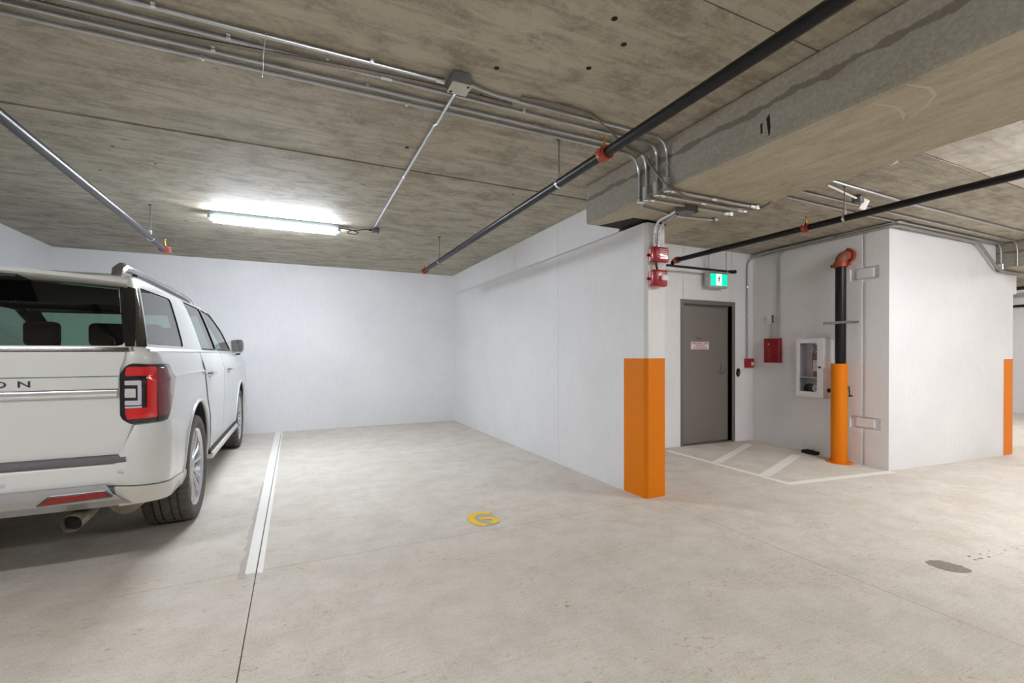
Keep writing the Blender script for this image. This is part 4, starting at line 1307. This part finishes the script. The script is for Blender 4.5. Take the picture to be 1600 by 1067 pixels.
collar(c, (6.283, DY - .016, 1.86), (0, 0, 1), .0125, .03); collar(c, (6.283, DY - .016, 2.3), (0, 0, 1), .0125, .03)
pw = lambda u, z, d: Bc + WU * u + UZ * z + WN * d
c = conduit([pw(1.436, 1.505, .018), pw(1.436, 2.72, .018), pw(1.30, CZ - .03, .03), pw(.9, CZ - .03, .03)], .0125, 'conduit rising from the flat red panel to the ceiling', r_bend=.09)
# sensor on a conduit stub
t = thing('ceiling_sensor', 'small white square sensor hanging tilted at the end of a thin stub', 'sensor', (5.05, 2.63, 2.79))
MB().tube([(4.314, 2.532, 2.785), (4.90, 2.612, 2.775)], .009, 8).build('stub', 'plastic_white', t)
MB().obox((4.95, 2.62, 2.765), (.985, .17, 0), (-.17, .985, 0), (0, 0, 1), -.05, .03, -.04, .04, -.03, .03).build('sensor_back', 'box_grey', t, smooth=False, bevel=.006)
r_ = Vector((cos(.44), -sin(.44), 0)); f_ = Vector((sin(.44), cos(.44), 0))
a1 = (r_ * .9 + UZ * -.43).normalized(); a2 = (r_ * .69 + UZ * .72); a2 = (a2 - a1 * a2.dot(a1)).normalized()
MB().obox((5.045, 2.62, 2.735), a1, a2, a1.cross(a2), -.033, .033, -.058, .058, -.010, .010).build('sensor_face', 'plastic_white', t, smooth=False, bevel=.004)
# pipes on the far wall
for z, lab in ((2.35, 'upper'), (2.05, 'lower')):
    pass
t = tag(MB().tube([(15.1, -3, 2.36), (15.1, 8.6, 2.36)], .03, 12).build('wall_pipe', 'black_pipe'), 'dark pipe along the far right wall, the lower of two', 'pipe')
t = tag(MB().tube([(14.0, -3, 2.66), (14.0, 8.6, 2.66)], .04, 12).build('wall_pipe', 'black_pipe'), 'dark pipe under the far right ceiling, the upper of two', 'pipe')

# ================================================================= RED ALARMS ON THE WALL END
def alarm(name, label, x0, x1, z0, z1, dep, strobe):
    yw = 3.153
    cxx = (x0 + x1) / 2
    t = thing(name, label, 'alarm', (cxx, yw, z0))
    MB().box(x0 + .012, x1 - .012, yw - .03, yw, z0 + .012, z1 - .006).build('back_box', 'alarm_red', t, smooth=False, bevel=.004)
    b = MB().box(x0, x1, yw - dep, yw - .028, z0, z1).build('cover', 'alarm_red', t, bevel=.016, seg=3)
    MB().box(x0 - .014, x0 + .02, yw - .012, yw, (z0 + z1) / 2 - .012, (z0 + z1) / 2 + .012).build('mounting_ear', 'alarm_red', t, smooth=False, bevel=.003)
    if strobe:
        MB().box(x1 - .085, x1 - .012, yw - dep - .022, yw - dep + .004, (z0 + z1) / 2 - .022, (z0 + z1) / 2 + .028).build('strobe_lens', 'strobe_clear', t, bevel=.010, seg=2)
    else:
        for k in range(5):
            z = z0 + .03 + k * .019
            MB().box(cxx - .02, x1 - .022, yw - dep - .0025, yw - dep + .002, z, z + .008).build('grille_bar', 'alarm_red', t, smooth=False)
    return t
alarm('alarm_horn', 'red alarm horn box, upper of the two on the white wall end', 2.802, 2.972, 2.080, 2.212, .085, False)
alarm('alarm_strobe', 'red alarm box with clear strobe lens, lower of the two on the wall end', 2.802, 2.957, 1.868, 2.012, .085, True)
for k, (x, xb_) in enumerate(((2.858, 2.80), (2.900, 2.86))):
    c = conduit([(xb_, 2.80, 2.438), (xb_ + .03, 3.05, 2.425), (x, 3.13, 2.36), (x, 3.135, 2.21)], .0115, 'bent conduit dropping into the upper red alarm box, %s of two' % ('left', 'right')[k], 'zinc_bright', r_bend=.09)
    collar(c, (x, 3.135, 2.225), (0, 0, 1), .0115, .025)
t = tag(MB().tube(smooth3([(2.87, 3.12, 2.085), (2.878, 3.125, 2.05), (2.89, 3.12, 2.005)]), .007, 8).build('alarm_wire', 'black_rubber'), 'short dark wire between the two red alarm boxes', 'cable')

# ================================================================= DOOR AND LOBBY FITTINGS
d1 = bpy.data.objects.new('door_1', None); COL.objects.link(d1); d1.location = (5.48, DY, fz(5.48, DY)); d1['kind'] = 'structure'; d1['label'] = 'grey steel stair door in a grey frame'
FL = -.06
m = MB()
m.box(4.932, 4.985, DY - .012, DY + .15, FL, 2.057)
m.build('frame_jamb', 'frame_grey', d1, smooth=False, bevel=.003)
m = MB(); m.box(5.965, 6.028, DY - .012, DY + .15, FL, 2.057); m.build('frame_jamb', 'frame_grey', d1, smooth=False, bevel=.003)
MB().box(5.945, 5.967, DY + .07, DY + .15, FL, 2.0).build('frame_stop', 'frame_grey', d1, smooth=False)
MB().box(4.985, 5.965, DY - .012, DY + .15, 1.995, 2.057).build('frame_head', 'frame_grey', d1, smooth=False, bevel=.003)
MB().box(4.985, 5.965, DY + .06, DY + .15, 1.975, 1.996).build('frame_stop', 'frame_grey', d1, smooth=False)
MB().box(4.985, 5.965, DY + .0, DY + .15, FL - .03, -.030).build('threshold', 'steel', d1, smooth=False)
LY = DY + .055
leaf = MB().box(4.992, 5.935, LY, LY + .045, -.022, 1.972).build('door_leaf', 'door_grey', d1, smooth=False, bevel=.002)
MB().box(5.800, 5.845, LY - .008, LY + .001, .84, 1.17).build('handle_plate', 'steel', leaf, smooth=False, bevel=.003)
m = MB(); m.lathe([(.026, 0), (.026, .012), (.012, .014), (.012, .05)], (5.822, LY - .006, 1.0), (0, -1, 0), 16)
m.tube(bend([(5.822, LY - .045, 1.0), (5.822, LY - .058, 1.0), (5.70, LY - .058, .998)], .02), .010, 10); m.build('lever_handle', 'steel', leaf)
MB().lathe([(.018, 0), (.018, .012), (.012, .014)], (5.806, LY - .006, 1.06), (0, -1, 0), 16).build('lock_cylinder', 'steel', leaf)
sg = MB().box(5.185, 5.545, LY - .004, LY + .0005, 1.345, 1.455).build('door_sign', 'sign_white', leaf, smooth=False)
# lettering is third level of the door: it hangs on the sign's parent leaf
for k, (tx, sz) in enumerate((('EMERGENCY EXIT', .041), ('UNLOCKED', .036), ('BY FIRE ALARM', .038))):
    text_mesh(tx, sz, 'sign_lettering', 'sign_red', leaf, (5.365, LY - .0048, 1.432 - k * .033), (1, 0, 0), (0, 0, 1), extrude=.0006)
text_mesh('STAIR 2', .036, 'door_lettering', 'text_dark', leaf, (5.345, LY - .001, 1.507), (1, 0, 0), (0, 0, 1), extrude=.0006)
# ragged hole in the wall
m = MB(); hp = []
rr = random.Random(5)
for i in range(18):
    t_ = 2 * pi * i / 18; hp.append((6.10 + (.040 + .014 * rr.random()) * cos(t_), DY - .0025, .995 + (.058 + .018 * rr.random()) * sin(t_)))
m.add(hp + [(6.10, DY - .0028, .995)], [(i, (i + 1) % 18, 18) for i in range(18)])
m.build('wall_cavity', 'hole_dark', wall_lobby, smooth=False)
MB().tube(smooth3([(6.09, DY - .002, .99), (6.095, DY - .03, 1.0), (6.11, DY - .03, .98), (6.10, DY - .004, .96)]), .006, 6).build('loose_wire', 'armoured_cable', wall_lobby)
# exit sign
t = thing('exit_sign', 'lit green running man exit sign hanging before the lobby wall', 'sign', (5.56, 4.76, 2.23))
MB().box(5.335, 5.715, 4.735, 4.83, 2.232, 2.455).build('housing', 'sign_housing', t, smooth=False, bevel=.006)
fy = 4.733
MB().box(5.36, 5.692, fy - .001, fy + .004, 2.258, 2.43).build('green_face', 'exit_green', t, smooth=False)
MB().box(5.468, 5.574, fy - .003, fy - .001, 2.262, 2.426).build('doorway_pictogram', 'exit_white', t, smooth=False)
m = MB()
ox, oz = 5.522, 2.346
yy_ = fy - .005
def limb(a, b, w):
    a = Vector((a[0], a[1])); b = Vector((b[0], b[1])); tt = (b - a).normalized(); nn = Vector((-tt.y, tt.x)) * w
    m.prism([Vector((ox + p.x, yy_, oz + p.y)) for p in (a + nn, a - nn, b - nn, b + nn)], (0, 0, 0), (0, .002, 0))
m.prism([Vector((ox + .010 + .011 * cos(2 * pi * i / 12), yy_, oz + .045 + .011 * sin(2 * pi * i / 12))) for i in range(12)], (0, 0, 0), (0, .002, 0))
limb((.004, .032), (-.004, -.008), .0085)
limb((.0, .028), (-.022, .014), .0042); limb((-.022, .014), (-.026, -.002), .0038)
limb((.004, .028), (.022, .012), .0042); limb((.022, .012), (.032, .02), .0038)
limb((-.002, -.008), (.016, -.028), .0052); limb((.016, -.028), (.014, -.054), .0045)
limb((-.006, -.006), (-.012, -.034), .0052); limb((-.012, -.034), (-.036, -.046), .0045)
m.build('running_figure', 'text_dark', t, smooth=False)
MB().cyl((5.40, 4.80, 2.45), (5.40, 4.80, CZ), .011, 10).build('drop_conduit', 'galvanised', t)
MB().box(5.3345, 5.336, 4.765, 4.80, 2.33, 2.36).build('test_button', 'plastic_white', t, smooth=False)
# pull station
t = thing('pull_station', 'small red fire alarm pull station beside the grey door', 'alarm', (6.31, DY, 1.07))
MB().box(6.235, 6.395, DY - .055, DY, 1.068, 1.205).build('station_body', 'alarm_red', t, smooth=False, bevel=.006)
MB().box(6.325, 6.375, DY - .058, DY - .054, 1.10, 1.15).build('label_plate', 'plastic_white', t, smooth=False)
MB().box(6.26, 6.37, DY - .066, DY - .054, 1.165, 1.185).build('pull_bar', 'alarm_red', t, smooth=False, bevel=.003)
# flat red panel, white box
t = thing('fire_alarm_box', 'flat dark red panel box on the lobby wall under a white box', 'alarm', tuple(pw(1.5, 1.14, 0)))
m = MB(); wbox(m, 1.378, 1.625, 1.145, 1.505, 0, .075); m.build('panel_body', 'cabinet_red', t, smooth=False, bevel=.005)
m = MB(); wbox(m, 1.386, 1.617, 1.153, 1.497, .075, .08); m.build('panel_door', 'cabinet_red', t, smooth=False, bevel=.003)
MB().lathe([(.010, 0), (.010, .006), (.006, .008)], pw(1.535, 1.42, .08), WN, 12).build('key_lock', 'plastic_white', t)
m = MB(); wbox(m, 1.515, 1.522, 1.22, 1.34, .0802, .0815); wbox(m, 1.525, 1.545, 1.22, 1.25, .0802, .0815); wbox(m, 1.525, 1.540, 1.30, 1.35, .0802, .0815); m.build('worn_print', 'coupling_red', t, smooth=False)
t = thing('wall_box', 'small cream box with a short conduit above the flat red panel', 'electrical box', tuple(pw(1.56, 1.72, 0)))
m = MB(); wbox(m, 1.530, 1.605, 1.725, 1.838, 0, .035); m.build('box_body', 'plastic_white', t, smooth=False, bevel=.004)
m = MB(); wbox(m, 1.522, 1.53, 1.735, 1.85, 0, .03); m.build('box_side', 'box_grey', t, smooth=False)
MB().tube([pw(1.566, 1.726, .02), pw(1.566, 1.50, .02)], .012, 10).build('conduit_stub', 'zinc_bright', t)
# extinguisher cabinet
u0, u1, zz0, zz1, dp_ = .640, 1.012, .705, 1.480, .200
t = thing('extinguisher_cabinet', 'white wall cabinet with a glazed door holding a fire extinguisher', 'cabinet', tuple(pw(.82, .7, 0)))
m = MB()
wbox(m, u0, u1, zz0, zz1, 0, .006); wbox(m, u0, u0 + .012, zz0, zz1, 0, dp_ - .02); wbox(m, u1 - .012, u1, zz0, zz1, 0, dp_ - .02)
wbox(m, u0, u1, zz0, zz0 + .012, 0, dp_ - .02); wbox(m, u0, u1, zz1 - .012, zz1, 0, dp_ - .02)
m.build('cabinet_body', 'cabinet_white', t, smooth=False)
m = MB(); wbox(m, u0 + .012, u1 - .012, .955, .970, .006, dp_ - .03); m.build('shelf', 'cabinet_inside', t, smooth=False)
# door: frame with rounded glazed opening
wa, wb, wz0, wz1 = .722, .968, .775, 1.418
outer = [(u0, zz0), (u1, zz0), (u1, zz1), (u0, zz1)]
inner = rpoly([(wa, wz0), (wb, wz0), (wb, wz1), (wa, wz1)], .03, 4)
k = len(inner)
def ring_pts(d): return [pw(u, z, d) for u, z in outer], [pw(p.x, p.y, d) for p in inner]
m = MB()
of, inf = ring_pts(dp_); ob, inb = ring_pts(dp_ - .02)
vs = of + inf + ob + inb
fs = []
corners = [0, 5, 10, 15]
def stitch(o, i0, flip):
    f = []
    for c_ in range(4):
        for j in range(4):
            f.append((o + c_, i0 + c_ * 5 + j, i0 + c_ * 5 + j + 1))
        f.append((o + c_, i0 + c_ * 5 + 4, i0 + ((c_ + 1) % 4) * 5, o + (c_ + 1) % 4))
    return f
fs += stitch(0, 4, False)
fs += stitch(4 + k, 8 + k, True)
fs += [(4 + i, 4 + (i + 1) % k, 8 + k + (i + 1) % k, 8 + k + i) for i in range(k)]
fs += [(i, (i + 1) % 4, 4 + k + (i + 1) % 4, 4 + k + i) for i in range(4)]
m.add(vs, fs)
door = m.build('cabinet_door', 'cabinet_white', t, smooth=False)
m = MB(); m.add([pw(p.x, p.y, dp_ - .010) for p in inner], [tuple(range(k))]); m.build('pane', 'clear_pane', door, smooth=False)
m = MB(); wbox(m, .668, .705, 1.088, 1.112, dp_, dp_ + .006); m.build('latch', 'text_dark', door, smooth=False, bevel=.002)
# things inside the cabinet
ex = thing('fire_extinguisher', 'red fire extinguisher standing on the cabinet shelf behind glass', 'extinguisher', tuple(pw(.765, .97, .095)))
c0 = pw(.765, 0, .105)
MB().lathe([(.058, .972), (.064, .978), (.064, 1.23), (.055, 1.27), (.030, 1.295), (.022, 1.305)], c0, (0, 0, 1), 22).build('cylinder_body', 'alarm_red', ex)
MB().lathe([(.0648, 1.045), (.0648, 1.19)], c0, (0, 0, 1), 22).build('paper_label', 'plastic_white', ex)
MB().lathe([(.022, 1.30), (.022, 1.345), (.012, 1.35)], c0, (0, 0, 1), 12).build('valve', 'text_dark', ex)
m = MB(); m.obox(c0 + UZ * 1.35, WU, UZ, WN, -.03, .075, 0, .014, -.010, .010); m.obox(c0 + UZ * 1.37, (WU + UZ * .25).normalized(), UZ, WN, -.02, .085, 0, .010, -.010, .010); m.build('lever', 'text_dark', ex, smooth=False)
MB().tube(smooth3([c0 + UZ * 1.325, c0 + WU * .05 + UZ * 1.32, c0 + WU * .078 + UZ * 1.25, c0 + WU * .074 + UZ * 1.08]), .009, 8).build('hose', 'black_rubber', ex)
hv = thing('hose_valve', 'dark hose valve with a white round cap in the bottom of the cabinet', 'valve', tuple(pw(.85, .75, .1)))
MB().lathe([(.055, -.03), (.062, -.02), (.062, .03), (.05, .045), (.03, .05)], pw(.875, .815, .12), WN, 20).build('coupling', 'black_rubber', hv)
MB().tube([pw(.875, .815, .02), pw(.875, .815, .12)], .03, 12).build('valve_body', 'coupling_red', hv)
MB().lathe([(.042, 0), (.046, .006), (.046, .03), (.04, .036), (.0001, .036)], pw(.775, .822, .12), WN, 22).build('white_cap', 'plastic_white', hv)
MB().lathe([(.016, 0), (.022, 0), (.022, .004), (.016, .004)], pw(.775, .822, .156), WN, 16, True).build('cap_mark', 'box_grey', hv)
MB().tube([pw(.64, .80, .10), pw(.585, .80, .10)], .026, 12).build('side_outlet', 'black_rubber', hv)
# standpipe with orange guard
PX, PY = 6.165, 3.475
zf = fz(PX, PY)
t = thing('pipe_guard', 'orange steel pipe guard with a round base flange', 'bollard', (PX, PY, zf))
MB().lathe([(.088, 0), (.088, 1.235), (.082, 1.24), (.082, .02)], (PX, PY, zf), (0, 0, 1), 36).build('sleeve', 'orange_paint', t)
MB().lathe([(.083, 0), (.145, 0), (.145, .012), (.083, .012)], (PX, PY, zf), (0, 0, 1), 36, True).build('base_flange', 'orange_paint', t)
for k in range(4):
    a = pi / 4 + k * pi / 2
    MB().lathe([(.012, 0), (.012, .012)], (PX + .12 * cos(a), PY + .12 * sin(a), zf + .012), (0, 0, 1), 6).build('anchor_bolt', 'orange_paint', t)
QX, QY = PX + .014, PY - .008
t = thing('standpipe', 'thick black vertical standpipe rising out of the orange guard', 'pipe', (QX, QY, zf))
MB().lathe([(.058, 0), (.058, 2.50)], (QX, QY, zf), (0, 0, 1), 28).build('pipe_run', 'black_pipe', t)
zt = 2.385
MB().lathe([(.058, -.03), (.080, -.028), (.084, 0), (.080, .028), (.060, .03)], (QX, QY, zt), (0, 0, 1), 28).build('coupling', 'coupling_red', t)
for k in (-1, 1):
    MB().box(QX - .015, QX + .015, QY + k * .095 - .022, QY + k * .095 + .022, zt - .018, zt + .018).build('bolt_lug', 'coupling_red', t, smooth=False, bevel=.004)
ep = [(QX, QY, zt + .01)] + [Vector((QX + .075, QY - .02, zt + .03)) + Vector((-.075, .02, 0)) * cos(a) + Vector((0, 0, .085)) * sin(a) for a in [pi / 2 * i / 8 for i in range(9)]] + [(6.322, QY - .05, zt + .115)]
MB().tube(ep, .064, 20).build('elbow', 'elbow_dusty', t)
MB().lathe([(.060, -.024), (.086, -.02), (.09, 0), (.086, .02), (.06, .024)], (QX + .10, QY - .035, zt + .115), (1, -.2, 0), 24).build('coupling', 'coupling_red', t)
for dz in (-.09, .09):
    MB().cyl((QX + .07, QY - .035, zt + .115 + dz), (QX + .13, QY - .045, zt + .115 + dz), .009, 8).build('bolt', 'coupling_red', t)
zk = 1.665
m = MB()
for k in (-1, 1):
    m.obox((QX, QY, zk), WU, UZ, WN, -.175, .175, -.014, .014, k * .062 - .004, k * .062 + .004)
m.build('riser_clamp', 'steel', t, smooth=False)
MB().lathe([(.0585, -.014), (.064, -.014), (.064, .014), (.0585, .014)], (QX, QY, zk), (0, 0, 1), 28).build('clamp_ring', 'zinc_bright', t)
dv = MB().tube([(QX + .02, QY - .05, .86), (QX + .035, QY - .085, .86)], .012, 10).build('drain_valve', 'coupling_red', t)
MB().tube(bend([(QX + .035, QY - .08, .87), (QX + .035, QY - .085, .77), (QX + .036, QY - .10, .755)], .03), .007, 8).build('valve_handle', 'black_rubber', dv)
MB().lathe([(.022, 0), (.025, .006), (.025, .014), (.02, .018)], (QX + .036, QY - .095, .745), (0, 0, 1), 14).build('valve_wheel', 'black_rubber', dv)
# black block on the floor
t = thing('rubber_block', 'small black rubber block on the floor against the lobby wall', 'block', tuple(pw(.91, fz(6.3, 3.9), .05)))
m = MB(); m.obox(pw(.91, fz(6.33, 3.9), .06), WU, UZ, WN, -.10, .10, .0005, .045, -.045, .045); m.build('block_body', 'black_rubber', t, bevel=.008, seg=2)
m = MB(); m.obox(pw(.91, fz(6.33, 3.9), .06), WU, UZ, WN, -.05, .05, .045, .055, -.02, .02); m.build('grip', 'black_rubber', t, bevel=.003)
